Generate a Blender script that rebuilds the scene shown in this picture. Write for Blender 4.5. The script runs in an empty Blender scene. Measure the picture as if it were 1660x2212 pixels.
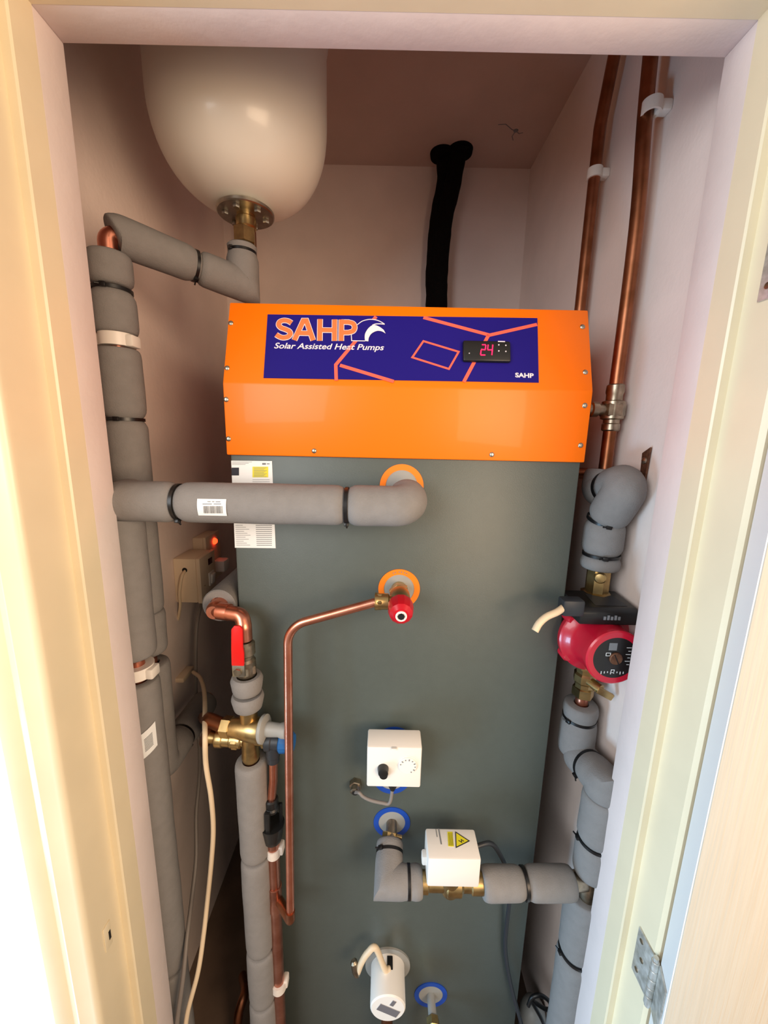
import bpy, bmesh, math, random
from mathutils import Vector, Matrix
random.seed(7)
S = bpy.context.scene
COL = S.collection
V = Vector
# ------------------------------------------------------------------ camera
CZ = 1.55
FPX = 831.0
PITCH = math.radians(10.9)
ROLL = math.radians(1.24)
fwd = V((0, math.cos(PITCH), -math.sin(PITCH)))
r0 = V((1, 0, 0)); u0 = V((0, math.sin(PITCH), math.cos(PITCH)))
RT = r0*math.cos(ROLL) + u0*math.sin(ROLL)
UP = -r0*math.sin(ROLL) + u0*math.cos(ROLL)
CAM = V((0, 0, CZ))
def ray(px, py): return fwd + RT*((px-830)/FPX) + UP*((1106-py)/FPX)
def P(px, py, d):
    r = ray(px, py); return CAM + r*(d/r.y)
def PX(px, py, X):
    r = ray(px, py); return CAM + r*(X/r.x)
def ZY(py, d, px=830): return P(px, py, d).z
def onplane(px, py, p0, n):
    r = ray(px, py); return CAM + r*((p0-CAM).dot(n)/r.dot(n))
cam = bpy.data.cameras.new('camera'); co = bpy.data.objects.new('camera', cam); COL.objects.link(co)
m = Matrix((RT, UP, -fwd)).transposed().to_4x4(); m.translation = CAM
co.matrix_world = m
cam.sensor_fit = 'VERTICAL'; cam.sensor_height = 24; cam.lens = 24*FPX/2212; cam.clip_start = .01
S.camera = co

# ------------------------------------------------------------------ materials
def lin(c):
    return tuple((x/12.92 if x <= .04045 else ((x+.055)/1.055)**2.4) for x in [v/255 for v in c]) + (1,)
def mat(name, rgb, rough=.5, metal=0, var=.0, vs=20, bump=0, bs=200, coat=0, spec=.5, rgb2=None, sub=0, stretch=None):
    m = bpy.data.materials.new(name); m.use_nodes = True
    nt = m.node_tree; b = nt.nodes['Principled BSDF']
    b.inputs['Base Color'].default_value = lin(rgb)
    b.inputs['Roughness'].default_value = rough
    b.inputs['Metallic'].default_value = metal
    b.inputs['Coat Weight'].default_value = coat
    b.inputs['Coat Roughness'].default_value = .06
    b.inputs['Specular IOR Level'].default_value = spec
    tc = nt.nodes.new('ShaderNodeTexCoord'); src = tc.outputs['Object']
    if stretch:
        mp = nt.nodes.new('ShaderNodeMapping'); mp.inputs['Scale'].default_value = stretch
        nt.links.new(src, mp.inputs[0]); src = mp.outputs[0]
    if var or rgb2:
        n = nt.nodes.new('ShaderNodeTexNoise'); n.inputs['Scale'].default_value = vs; n.inputs['Detail'].default_value = 5
        nt.links.new(src, n.inputs['Vector'])
        r = nt.nodes.new('ShaderNodeValToRGB')
        r.color_ramp.elements[0].position = .35; r.color_ramp.elements[1].position = .65
        c2 = rgb2 or tuple(max(0, v*(1-var)) for v in rgb)
        r.color_ramp.elements[0].color = lin(c2); r.color_ramp.elements[1].color = lin(rgb)
        nt.links.new(n.outputs['Fac'], r.inputs[0]); nt.links.new(r.outputs[0], b.inputs['Base Color'])
    if bump:
        n2 = nt.nodes.new('ShaderNodeTexNoise'); n2.inputs['Scale'].default_value = bs; n2.inputs['Detail'].default_value = 4
        nt.links.new(src, n2.inputs['Vector'])
        bp = nt.nodes.new('ShaderNodeBump'); bp.inputs['Strength'].default_value = bump; bp.inputs['Distance'].default_value = .002
        nt.links.new(n2.outputs['Fac'], bp.inputs['Height']); nt.links.new(bp.outputs[0], b.inputs['Normal'])
    return m
def emis(name, rgb, st):
    m = bpy.data.materials.new(name); m.use_nodes = True; b = m.node_tree.nodes['Principled BSDF']
    b.inputs['Base Color'].default_value = lin(rgb); b.inputs['Emission Color'].default_value = lin(rgb)
    b.inputs['Emission Strength'].default_value = st; return m
M = {}
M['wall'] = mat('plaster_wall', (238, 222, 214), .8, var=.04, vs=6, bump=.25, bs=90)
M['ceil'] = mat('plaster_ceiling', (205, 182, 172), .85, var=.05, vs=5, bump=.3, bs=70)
M['reveal'] = mat('reveal_paint', (226, 212, 208), .6, var=.03, vs=9, bump=.3, bs=60)
M['gloss'] = mat('cream_gloss', (236, 222, 190), .32, var=.02, vs=12, bump=.15, bs=35)
M['hinge'] = mat('painted_hinge', (214, 214, 210), .38, .5, rgb2=(170, 168, 160), vs=90)
M['pinkcopper'] = mat('pink_copper', (206, 146, 124), .34, 1, rgb2=(176, 112, 90), vs=26)
M['door'] = mat('door_grain', (204, 192, 172), .45, rgb2=(199, 186, 165), vs=6, stretch=(60, 60, 1.2), bump=.35, bs=8)
M['dooredge'] = mat('door_edge', (232, 232, 232), .35)
M['floor'] = mat('floor_vinyl', (120, 100, 85), .6, var=.2, vs=8)
M['foam'] = mat('grey_foam', (134, 131, 129), .9, var=.035, vs=60, bump=.35, bs=500, spec=.25)
M['foamend'] = mat('foam_cut', (160, 156, 150), .95, var=.1, vs=120, spec=.2)
M['copper'] = mat('copper', (230, 156, 130), .3, 1, rgb2=(212, 132, 106), vs=30)
M['oldcopper'] = mat('tarnished_copper', (168, 108, 78), .38, 1, rgb2=(132, 82, 54), vs=22)
M['brass'] = mat('brass', (205, 176, 122), .33, 1, var=.2, vs=40)
M['nickel'] = mat('tarnished_nickel', (186, 172, 150), .35, 1, var=.25, vs=60)
M['zinc'] = mat('zinc_plate', (190, 186, 172), .35, 1, var=.15, vs=60)
M['tank'] = mat('slate_tank_paint', (78, 86, 82), .42, var=.02, vs=60, bump=.12, bs=700)
M['orange'] = mat('orange_powder_coat', (255, 118, 0), .38, coat=.10, spec=.3, bump=.02, bs=300)
M['oring'] = mat('orange_ring', (255, 128, 10), .5)
M['bring'] = mat('blue_ring', (20, 70, 165), .5)
M['blue'] = mat('blue_panel_print', (27, 14, 116), .55, spec=.2)
M['salmon'] = mat('salmon_print', (240, 98, 78), .5)
M['logoorange'] = mat('logo_orange', (250, 118, 62), .5)
M['logowhite'] = mat('logo_white', (240, 224, 230), .5)
M['white'] = mat('white_plastic', (236, 230, 222), .35)
M['cream'] = mat('cream_plastic', (228, 208, 180), .4)
M['vessel'] = mat('vessel_enamel', (226, 220, 208), .3, coat=.15)
M['black'] = mat('black_plastic', (24, 24, 24), .4)
M['tie'] = mat('black_nylon', (20, 19, 20), .35)
M['blackfoam'] = mat('black_foam', (16, 14, 13), 1, bump=.8, bs=300, spec=.1)
M['dark'] = mat('dark_hole', (10, 9, 9), .9)
M['red'] = mat('red_handle', (215, 24, 22), .35)
M['pumpred'] = mat('pump_red', (196, 22, 50), .3, coat=.3)
M['capred'] = mat('dark_red_cap', (186, 8, 30), .3)
M['bluecap'] = mat('blue_cap', (20, 88, 150), .45)
M['navy'] = mat('charcoal_plastic', (40, 44, 50), .45)
M['portgrey'] = mat('port_plate', (150, 150, 146), .5)
M['paper'] = mat('paper_label', (232, 234, 234), .5)
M['ink'] = mat('grey_ink', (120, 122, 124), .6)
M['inkdark'] = mat('dark_ink', (30, 26, 38), .6)
M['yellow'] = mat('yellow_print', (226, 214, 40), .5)
M['foil'] = mat('silver_foil', (150, 150, 158), .35, .6)
M['cable'] = mat('cream_cable', (226, 204, 172), .45)
M['greycable'] = mat('grey_cable', (128, 120, 114), .5)
M['putty'] = mat('white_putty', (226, 216, 206), .7, bump=.4, bs=150)
M['wood'] = mat('bare_wood', (190, 150, 110), .6)
M['rust'] = mat('rusty_steel', (120, 84, 62), .6, .6, rgb2=(90, 58, 44), vs=200)
M['led'] = emis('red_led_digits', (255, 20, 70), 3.0)
M['lamp'] = emis('red_neon', (255, 50, 20), 6.0)
M['lens'] = mat('dark_red_lens', (60, 6, 10), .25)

# ------------------------------------------------------------------ mesh builder
def dedupe(pts):
    r = [pts[0]]
    for p in pts[1:]:
        if (p-r[-1]).length > 1e-5: r.append(p)
    return r
class MB:
    def __init__(s): s.v = []; s.f = []; s.mi = []; s.mats = []
    def _m(s, m):
        if m not in s.mats: s.mats.append(m)
        return s.mats.index(m)
    def add(s, vs, fs, m=0):
        o = len(s.v); s.v += [V(x) for x in vs]
        for f in fs: s.f.append([i+o for i in f]); s.mi.append(m)
    def box(s, c0, c1, bevel=0, rot=None, piv=None, seg=2):
        bm = bmesh.new(); bmesh.ops.create_cube(bm, size=1)
        c0 = V(c0); c1 = V(c1)
        for v in bm.verts:
            v.co = V([(c0[i]+c1[i])/2 + v.co[i]*abs(c1[i]-c0[i]) for i in range(3)])
        if bevel: bmesh.ops.bevel(bm, geom=bm.edges[:], offset=bevel, segments=seg, affect='EDGES', profile=.5)
        if rot is not None:
            pv = V(piv) if piv is not None else (c0+c1)/2
            for v in bm.verts: v.co = pv + rot @ (v.co-pv)
        s._bm(bm); return s
    def _bm(s, bm, m=0):
        bm.verts.index_update()
        s.add([v.co.copy() for v in bm.verts], [[v.index for v in f.verts] for f in bm.faces], m); bm.free()
    def prism(s, poly, dirv, bevel=0):
        """poly: closed list of 3D pts, extruded by dirv"""
        n = len(poly); dirv = V(dirv)
        bm = bmesh.new()
        a = [bm.verts.new(V(p)) for p in poly]; b = [bm.verts.new(V(p)+dirv) for p in poly]
        bm.faces.new(a); bm.faces.new(b[::-1])
        for i in range(n): bm.faces.new((a[i], b[i], b[(i+1) % n], a[(i+1) % n]))
        bmesh.ops.recalc_face_normals(bm, faces=bm.faces[:])
        if bevel: bmesh.ops.bevel(bm, geom=bm.edges[:], offset=bevel, segments=2, affect='EDGES', profile=.5)
        s._bm(bm); return s
    def lathe(s, base, axis, prof, n=32, start=0.0):
        """prof: list of (dist along axis, radius)"""
        base = V(base); ax = V(axis).normalized()
        x = ax.orthogonal().normalized(); y = ax.cross(x)
        vs = []; fs = []
        for (h, r) in prof:
            r = max(r, 1e-5)
            for k in range(n):
                a = 2*math.pi*k/n + start
                vs.append(base + ax*h + (x*math.cos(a)+y*math.sin(a))*r)
        for i in range(len(prof)-1):
            for k in range(n):
                k2 = (k+1) % n
                fs.append((i*n+k, i*n+k2, (i+1)*n+k2, (i+1)*n+k))
        if prof[0][1] > 1e-4: fs.append([k for k in range(n)][::-1])
        if prof[-1][1] > 1e-4: fs.append([(len(prof)-1)*n+k for k in range(n)])
        s.add(vs, fs); return s
    def hexn(s, base, axis, h, r, b=.0015):
        return s.lathe(base, axis, [(0, r*.9), (b, r), (h-b, r), (h, r*.9)], 6)
    def cyl(s, p, q, r, r2=None, n=24, b=0):
        p = V(p); q = V(q); L = (q-p).length; r2 = r if r2 is None else r2
        pr = [(0, r), (L, r2)] if not b else [(0, r-b), (b, r), (L-b, r2), (L, r2-b)]
        return s.lathe(p, q-p, pr, n)
    def ring(s, c, axis, ro, ri, h, n=48):
        c = V(c)
        pr = [(0, ri), (0, ro), (h, ro), (h, ri), (0, ri)]
        base = c; ax = V(axis).normalized(); x = ax.orthogonal().normalized(); y = ax.cross(x)
        vs = []; fs = []
        for (hh, r) in pr[:4]:
            for k in range(n):
                a = 2*math.pi*k/n; vs.append(base+ax*hh+(x*math.cos(a)+y*math.sin(a))*r)
        for i in range(4):
            for k in range(n):
                k2 = (k+1) % n; j = (i+1) % 4
                fs.append((i*n+k, i*n+k2, j*n+k2, j*n+k))
        s.add(vs, fs); return s
    def sweep(s, pts, rad, n=24, hole=None, wob=0):
        """tube along dense pts; rad scalar or fn(arclength). hole=inner radius at the ends"""
        pts = dedupe([V(p) for p in pts])
        ts = []
        for i in range(len(pts)):
            a = (pts[i]-pts[i-1]).normalized() if i else (pts[1]-pts[0]).normalized()
            b = (pts[i+1]-pts[i]).normalized() if i < len(pts)-1 else a
            ts.append((a, b))
        L = 0; vs = []; x = None; rows = 0
        def row(c, t, x, r, a=None, b=None):
            y = t.cross(x)
            bend = None
            if a is not None and (b-a).length > 1e-4:
                bend = (b-a).normalized(); sc = 1/max(.3, math.cos(a.angle(b)/2))
            for k in range(n):
                an = 2*math.pi*k/n
                o = (x*math.cos(an)+y*math.sin(an))*r
                if bend is not None: o = o + bend*(o.dot(bend))*(sc-1)
                vs.append(c+o)
        prev = None
        for i, p in enumerate(pts):
            a, b = ts[i]; t = (a+b).normalized()
            if x is None: x = t.orthogonal().normalized()
            else: x = (x - t*x.dot(t)).normalized()
            if i: L += (p-pts[i-1]).length
            r = rad(L) if callable(rad) else rad
            if i == 0 and hole:
                row(p+t*.010, t, x, hole); row(p, t, x, hole); row(p, t, x, r-.002); row(p+t*.002, t, x, r); rows += 4
            elif i == len(pts)-1 and hole:
                row(p-t*.002, t, x, r); row(p, t, x, r-.002); row(p, t, x, hole); row(p-t*.010, t, x, hole); rows += 4
            else:
                row(p, t, x, r, a, b); rows += 1
        fs = []
        for i in range(rows-1):
            for k in range(n):
                k2 = (k+1) % n; fs.append((i*n+k, i*n+k2, (i+1)*n+k2, (i+1)*n+k))
        fs.append([k for k in range(n)][::-1]); fs.append([(rows-1)*n+k for k in range(n)])
        s.add(vs, fs); return s
    def ribbon(s, pts, w, n, h=.0003, closed=False, lift=0):
        """flat strip of width w along coplanar 3D pts, plane normal n"""
        n = V(n).normalized(); pts = dedupe([V(p)+n*lift for p in pts]); N = len(pts); Ls = []; Rs = []
        for i in range(N):
            if closed: a = (pts[i]-pts[i-1]).normalized(); b = (pts[(i+1) % N]-pts[i]).normalized()
            else:
                a = (pts[i]-pts[i-1]).normalized() if i else (pts[1]-pts[0]).normalized()
                b = (pts[i+1]-pts[i]).normalized() if i < N-1 else a
            t = (a+b).normalized(); sd = n.cross(t); k = 1/max(.5, math.cos(a.angle(b)/2)) if (a-b).length > 1e-5 else 1
            Ls.append(pts[i]+sd*w/2*k); Rs.append(pts[i]-sd*w/2*k)
        vs = Ls+Rs+[p+n*h for p in Ls]+[p+n*h for p in Rs]
        fs = []
        rng = range(N) if closed else range(N-1)
        for i in rng:
            j = (i+1) % N
            fs += [(2*N+i, 3*N+i, 3*N+j, 2*N+j), (i, j, N+j, N+i), (i, 2*N+i, 2*N+j, j), (N+i, N+j, 3*N+j, 3*N+i)]
        if not closed:
            fs += [(0, N, 3*N, 2*N), (N-1, 3*N-1, 4*N-1, 2*N-1)]
        s.add(vs, fs); return s
    def build(s, name, material, parent=None, ang=35, kind=None, origin=None):
        """origin: world position of the object's origin when top-level"""
        me = bpy.data.meshes.new(name)
        root = parent
        while root is not None and root.parent is not None: root = root.parent
        if root is not None: off = root['_loc'] if '_loc' in root else (0, 0, 0); off = V(off)
        else:
            if origin is None:
                xs = [v.x for v in s.v]; ys = [v.y for v in s.v]; zs = [v.z for v in s.v]
                off = V(((min(xs)+max(xs))/2, (min(ys)+max(ys))/2, min(zs)))
            else: off = V(origin)
        me.from_pydata([tuple(v-off) for v in s.v], [], s.f)
        me.materials.append(M[material] if isinstance(material, str) else material)
        bm = bmesh.new(); bm.from_mesh(me); bmesh.ops.recalc_face_normals(bm, faces=bm.faces[:]); bm.to_mesh(me); bm.free()
        me.shade_smooth(); me.set_sharp_from_angle(angle=math.radians(ang))
        o = bpy.data.objects.new(name, me); COL.objects.link(o)
        if root is None: o.location = off; LOC[o.name] = tuple(off)
        else: o.parent = parent
        if kind: o['kind'] = kind
        return o
LOC = {}
def thing(name, label, cat, loc, group=None, kind=None):
    o = bpy.data.objects.new(name, None); COL.objects.link(o); o.location = loc
    o.empty_display_size = .03; o['_loc'] = tuple(loc)
    if label: o['label'] = label
    if cat: o['category'] = cat
    if group: o['group'] = group
    if kind: o['kind'] = kind
    return o
def tag(o, label, cat, group=None):
    o['label'] = label; o['category'] = cat
    if group: o['group'] = group
    return o

def fillet(pts, r, n=8, step=.006):
    pts = [V(p) for p in pts]
    if not isinstance(r, (list, tuple)): r = [r]*len(pts)
    out = [pts[0]]
    def line(a, b):
        k = max(1, int((b-a).length/step))
        for i in range(1, k+1): out.append(a.lerp(b, i/k))
    for i in range(1, len(pts)-1):
        p = pts[i]; a = (pts[i-1]-p); b = (pts[i+1]-p)
        ri = r[i]
        ang = a.angle(b)
        if ri <= 0 or abs(math.pi-ang) < .01: line(out[-1], p); continue
        t = min(ri/math.tan(ang/2), a.length*.49, b.length*.49)
        A = p+a.normalized()*t; B = p+b.normalized()*t
        line(out[-1], A)
        rr = t*math.tan(ang/2)
        c = p + (a.normalized()+b.normalized()).normalized()*(rr/math.sin(ang/2))
        va = A-c; vb = B-c; th = va.angle(vb)
        for k in range(1, n+1):
            s = k/n
            out.append(c + (va*math.sin((1-s)*th)+vb*math.sin(s*th))/math.sin(th))
    line(out[-1], pts[-1])
    res = [out[0]]
    for p in out[1:]:
        if (p-res[-1]).length > 1e-5: res.append(p)
    return res
def smooth(pts, n=10):
    """Catmull-Rom"""
    pts = [V(p) for p in pts]; out = []
    q = [pts[0]*2-pts[1]]+pts+[pts[-1]*2-pts[-2]]
    for i in range(1, len(q)-2):
        for k in range(n):
            t = k/n; a, b, c, d = q[i-1], q[i], q[i+1], q[i+2]
            out.append(.5*((2*b)+(c-a)*t+(2*a-5*b+4*c-d)*t*t+(3*b-a-3*c+d)*t**3))
    out.append(pts[-1]); return out
def arcs(path):
    L = [0]
    for i in range(1, len(path)): L.append(L[-1]+(path[i]-path[i-1]).length)
    return L
def nearest(path, L, p):
    p = V(p); k = min(range(len(path)), key=lambda i: (path[i]-p).length)
    return L[k], k
def cut(path, L, s0, s1):
    out = []
    def at(s):
        for i in range(1, len(path)):
            if L[i] >= s: return path[i-1].lerp(path[i], (s-L[i-1])/max(1e-9, L[i]-L[i-1]))
        return path[-1]
    out = [at(s0)] + [path[i] for i in range(len(path)) if s0+1e-4 < L[i] < s1-1e-4] + [at(s1)]
    return out
def make_tie(parent, p, t, r, head, tail=True):
    """black cable tie round a sleeve: band plus head block"""
    t = V(t).normalized(); p = V(p); b = MB(); b.ring(p-t*.0026, t, r+.0014, r-.001, .0052, 36)
    h = V(head); h = (h-t*h.dot(t)).normalized(); sd = t.cross(h)
    c = p+h*(r+.0025)
    R = Matrix((sd, t, h)).transposed()
    b.box(c-V((.0045, .0035, .003)), c+V((.0045, .0035, .003)), .001, rot=R, piv=c)
    if tail:
        b.cyl(c, c+sd*.010+h*.004, .0014, n=8)
    return b.build('cable_tie', 'tie', parent)
def insulated(label, path, r, parts, ties=(), core='copper', rc=.011, ext=(0, 0), fr=0.0, hole=.0125, group=None, pinch=.0045, loc=None, root=None, coreparts=None):
    """path: key points; parts: list of (pA, pB) key locations for sleeves; ties: list of (point, head dir)"""
    d = fillet(path, fr)
    L = arcs(d)
    if root is None:
        lo = min(d, key=lambda q: q.z)
        root = thing('insulated_pipe', label, 'pipe', loc or tuple(lo), group)
    tl = []
    for (tp, hd) in ties:
        s, k = nearest(d, L, tp); tl.append((s, k, hd))
    segs = []
    for (a, b) in parts:
        s0 = nearest(d, L, a)[0]; s1 = nearest(d, L, b)[0]
        seg = cut(d, L, s0, s1); ph = random.random()*6
        def rad(s, s0=s0, s1=s1, ph=ph):
            ss = s+s0; q = r*(1+.012*math.sin(ss*23+ph)+.008*math.sin(ss*61+ph*2))
            for (ts, _, _) in tl:
                q -= pinch*math.exp(-((ss-ts)/.009)**2)
            e = min(ss-s0, s1-ss)
            q -= .0022*math.exp(-(e/.006)**2)
            return q
        b_ = MB().sweep(seg, rad, 36, hole=hole)
        segs.append(b_.build('foam_sleeve', 'foam', root, 50))
    if core:
        cp = list(d)
        if ext[0]: cp = [cp[0]+(cp[0]-cp[1]).normalized()*ext[0]]+cp
        if ext[1]: cp = cp+[cp[-1]+(cp[-1]-cp[-2]).normalized()*ext[1]]
        MB().sweep(cp, rc, 20).build('copper_core', core, root)
    for (s, k, hd) in tl:
        t = d[min(k+1, len(d)-1)]-d[max(k-1, 0)]
        make_tie(root, d[k], t, r-pinch, hd)
    return root, segs
def text(s, size, p0, xdir, ydir, n, material, parent, name='lettering', shear=0, width=None, bold=0, h=.0003):
    cu = bpy.data.curves.new('t', 'FONT'); cu.body = s; cu.size = size; cu.shear = shear; cu.offset = bold; cu.resolution_u = 4
    to = bpy.data.objects.new('t', cu); COL.objects.link(to)
    bpy.context.view_layer.update(); dg = bpy.context.evaluated_depsgraph_get()
    me = to.evaluated_get(dg).to_mesh()
    vs = [v.co.copy() for v in me.vertices]; fs = [list(p.vertices) for p in me.polygons]
    to.evaluated_get(dg).to_mesh_clear(); bpy.data.objects.remove(to); bpy.data.curves.remove(cu)
    w = max(v.x for v in vs)-min(v.x for v in vs); x0 = min(v.x for v in vs); k = (width/w) if width else 1
    b = MB(); xd = V(xdir).normalized(); yd = V(ydir).normalized(); n = V(n).normalized()
    b.add([V(p0)+xd*((v.x-x0)*k)+yd*v.y+n*h for v in vs], fs)
    return b.build(name, material, parent)

# ------------------------------------------------------------------ setting
XL, XR, YB, ZC = -.5415, .439, 1.40, CZ+.844
JX, YF, YI, YS, YR = .398, .43, .56, .517, .484    # opening half width, frame front, inner edge, paint line, stop face
ZH = 2.008
def struct(b, name, m, parent=None, ang=35):
    o = b.build(name, m, parent, ang)
    if parent is None: o['kind'] = 'structure'
    return o
struct(MB().box((XL-.1, YB, -.1), (XR+.1, YB+.1, ZC+.1)), 'wall_back', 'wall')
struct(MB().box((XL-.1, YI, -.1), (XL, YB, ZC+.1)), 'wall_left', 'wall')
struct(MB().box((XR, YI, -.1), (XR+.1, YB, ZC+.1)), 'wall_right', 'wall')
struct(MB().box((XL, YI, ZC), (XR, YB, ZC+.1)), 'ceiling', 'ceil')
struct(MB().box((-1.6, -1.4, -.1), (1.6, YB, 0)), 'floor', 'floor')
b = MB()
b.box((-1.6, YF+.012, 0), (-JX-.03, YI, 2.6)); b.box((JX+.03, YF+.012, 0), (1.6, YI, 2.6)); b.box((-JX-.03, YF+.012, ZH+.03), (JX+.03, YI, 2.6))
struct(b, 'wall_front', 'wall')
# reveal strips (back half of the opening lining)
b = MB(); b.box((-JX-.03, YS, 0), (-JX, YI, ZH), .0012); struct(b, 'trim_1', 'reveal')
b = MB(); b.box((JX, YS, 0), (JX+.03, YI, ZH), .0012); struct(b, 'trim_2', 'reveal')
b = MB(); b.box((-JX-.03, YS, ZH), (JX+.03, YI, ZH+.03), .0012); struct(b, 'trim_3', 'reveal')
def lining(sx):
    # plan profile (x outward positive) of stop, rebate and rounded architrave
    g = [(JX, YS), (JX, YR+.002), (JX+.002, YR), (JX+.012, YR), (JX+.012, YF+.002)]
    for k in range(7):
        a = math.pi/2*k/6; g.append((JX+.012+.010*(1-math.cos(a)), YF-.006-.008*math.sin(a)+.004))
    g += [(JX+.036, YF-.016), (JX+.042, YF-.012), (JX+.048, YF-.012), (JX+.056, YF-.018), (JX+.068, YF-.020), (JX+.078, YF-.016), (JX+.08, YF+.012), (JX+.03, YF+.012), (JX+.03, YS)]
    return [(x*sx, y) for x, y in g]
gl = lining(-1); b = MB().prism([V((x, y, 0)) for x, y in gl], (0, 0, ZH+.0)); struct(b, 'trim_4', 'gloss', ang=30)
gr = [(x, y) for x, y in lining(1)]
gr = [(JX, YS), (JX, YR+.002), (JX+.002, YR), (JX+.012, YR), (JX+.012, YF+.003), (JX+.016, YF-.002), (JX+.08, YF-.004), (JX+.08, YF+.012), (JX+.03, YF+.012), (JX+.03, YS)]
b = MB().prism([V((x, y, 0)) for x, y in gr], (0, 0, ZH)); struct(b, 'trim_5', 'gloss', ang=30)
# head lining, architrave over it
hd = [(YS, 0), (YR+.002, 0), (YR, .002), (YR, .012), (YF+.002, .012), (YF-.006, .016), (YF-.01, .026), (YF-.016, .036), (YF-.012, .045), (YF-.02, .068), (YF-.016, .08), (YF+.012, .08), (YF+.012, .03), (YS, .03)]
b = MB().prism([V((-JX-.08, y, ZH+z)) for y, z in hd], (2*JX+.16, 0, 0)); struct(b, 'trim_6', 'gloss', ang=30)
b = MB().box((XR-.006, .925, 1.0), (XR+.001, .935, ZC), .001); struct(b, 'trim_7', 'wall')

# door leaf, opened well past square, hinged on the right
TH = math.radians(157)
K = V((JX+.014, YF-.008, 0))
ld = V((-math.cos(TH), -math.sin(TH), 0)); nd = V((-math.sin(TH), math.cos(TH), 0))
Rd = Matrix((ld, nd, V((0, 0, 1)))).transposed()
def D(t, n, z): return K + ld*t + nd*n + V((0, 0, z))
door = thing('door_1', None, None, tuple(K), kind='structure')
b = MB()
W_, T_ = .78, .038
def dquad(a, c, dd, e): b.add([a, c, dd, e], [(0, 1, 2, 3)])
bx = MB()
def dbox(bb, t0, t1, n0, n1, z0, z1, bev=.001):
    c = D((t0+t1)/2, (n0+n1)/2, (z0+z1)/2); h = V(((t1-t0)/2, (n1-n0)/2, (z1-z0)/2))
    bb.box(c-h, c+h, bev, rot=Rd, piv=c)
rails = [(.012, .14), (.86, 1.02), (1.90, 1.995)]
for z0, z1 in rails: dbox(bx, .1, W_-.1, .0, T_, z0, z1, 0)
dbox(bx, .0015, .1, 0, T_, .012, 1.995); dbox(bx, W_-.1, W_, 0, T_, .012, 1.995)
for z0, z1 in ((.14, .86), (1.02, 1.90)):
    dbox(bx, .1, W_-.1, .006, T_-.010, z0, z1, 0)
bx.build('door_leaf', 'door', door)
e = MB(); dbox(e, 0, .0014, .001, T_-.001, .012, 1.995, 0); e.build('leaf_edge', 'dooredge', door)
for z0, z1 in ((.14, .86), (1.02, 1.90)):
    q = MB()
    for (t0, t1, a, c) in ((.1, .118, z0, z1), (W_-.118, W_-.1, z0, z1), (.1, W_-.1, z0, z0+.018), (.1, W_-.1, z1-.018, z1)):
        dbox(q, t0, t1, T_-.012, T_-.003, a, c, .003)
    q.build('panel_moulding', 'door', door)
def hinge(z, zz):
    h = MB()
    for k in range(5):
        h.cyl(K+V((-.006, .002, z-.04+k*.0165)), K+V((-.006, .002, z-.04+k*.0165+.0155)), .0052, n=16, b=.0006)
    h.cyl(K+V((-.006, .002, z-.045)), K+V((-.006, .002, z+.048)), .0035, n=12)
    o = h.build('hinge', 'hinge', door)
    l1 = MB(); x = JX+.012
    l1.box((x-.0025, YF+.001, z-.042), (x+.001, YF+.034, z+.042), .0008); l1.build('hinge_leaf', 'hinge', o)
    l2 = MB(); dbox(l2, -.0025, .0, .004, T_-.004, z-.042, z+.042, .0005); l2.build('hinge_leaf', 'hinge', o)
    for k in (-1, 0, 1):
        sc = MB().lathe((x-.0022, YF+.018+.006*(k % 2), z+k*.028), (-1, 0, 0), [(0, .0038), (.0012, .0034), (.0016, .0015)], 16)
        sc.build('hinge_screw', 'nickel', o)
hinge(P(1385, 2110, YF).z, 0); hinge(P(1640, 505, YF-.02).z, 0)
# strike plate on the left rebate
st = thing('strike_plate', 'small worn metal strike plate on the left cream door frame near the bottom', 'strike plate', tuple(PX(235, 2040, -JX-.0115)))
p = PX(232, 2022, -JX-.012)
MB().box(p+V((0, -.007, -.022)), p+V((.0015, .007, .022)), .0006).build('plate', 'gloss', st)
MB().box(p+V((.0010, .001, -.010)), p+V((.0019, .005, .006)), .0002).build('keep_slot', 'dark', st)

# ------------------------------------------------------------------ water heater
TX0, TX1, TY = -.2625, .3315, .656
HX0, HX1, HY = -.266, .3345, .650
zb = CZ-.0335; zh = CZ+.0815; zt = CZ+.217; YT = .697; YK = 1.236
wh = thing('water_heater', 'tall slate grey water heater with orange hood filling the closet', 'water heater', ((TX0+TX1)/2, .95, 0))
b = MB().box((TX0, TY, .03), (TX1, YK-.005, zb+.02), .004); b.build('casing', 'tank', wh)
hood = MB().prism([V((HX0, HY, zb)), V((HX0, HY, zh)), V((HX0, YT, zt)), V((HX0, YK, zt)), V((HX0, YK, zb))], (HX1-HX0, 0, 0), .0022).build('hood', 'orange', wh, 30)
sn = V((0, -(zt-zh), YT-HY)).normalized()     # normal of the sloping face (towards room)
sp = V((0, HY, zh)); fn = V((0, -1, 0)); fp = V((0, HY, zb))
def slope(px, py, l=0): return onplane(px, py, sp, sn)+sn*l
def face(px, py, l=0): return onplane(px, py, fp, fn)+fn*l
for (x, y, up) in ((499, 698, 1), (491, 795, 1), (489, 863, 0), (494, 948, 0), (679, 974, 0), (1063, 982, 0), (1255, 962, 0), (1264, 876, 0), (1265, 804, 1), (1259, 706, 1)):
    q = slope(x, y) if up else face(x, y); n = sn if up else fn
    sc = MB().lathe(q, n, [(0, .0042), (.0006, .0042), (.0016, .0034), (.0022, .0018)], 20)
    s_ = sc.build('screw', 'zinc', hood)
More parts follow.
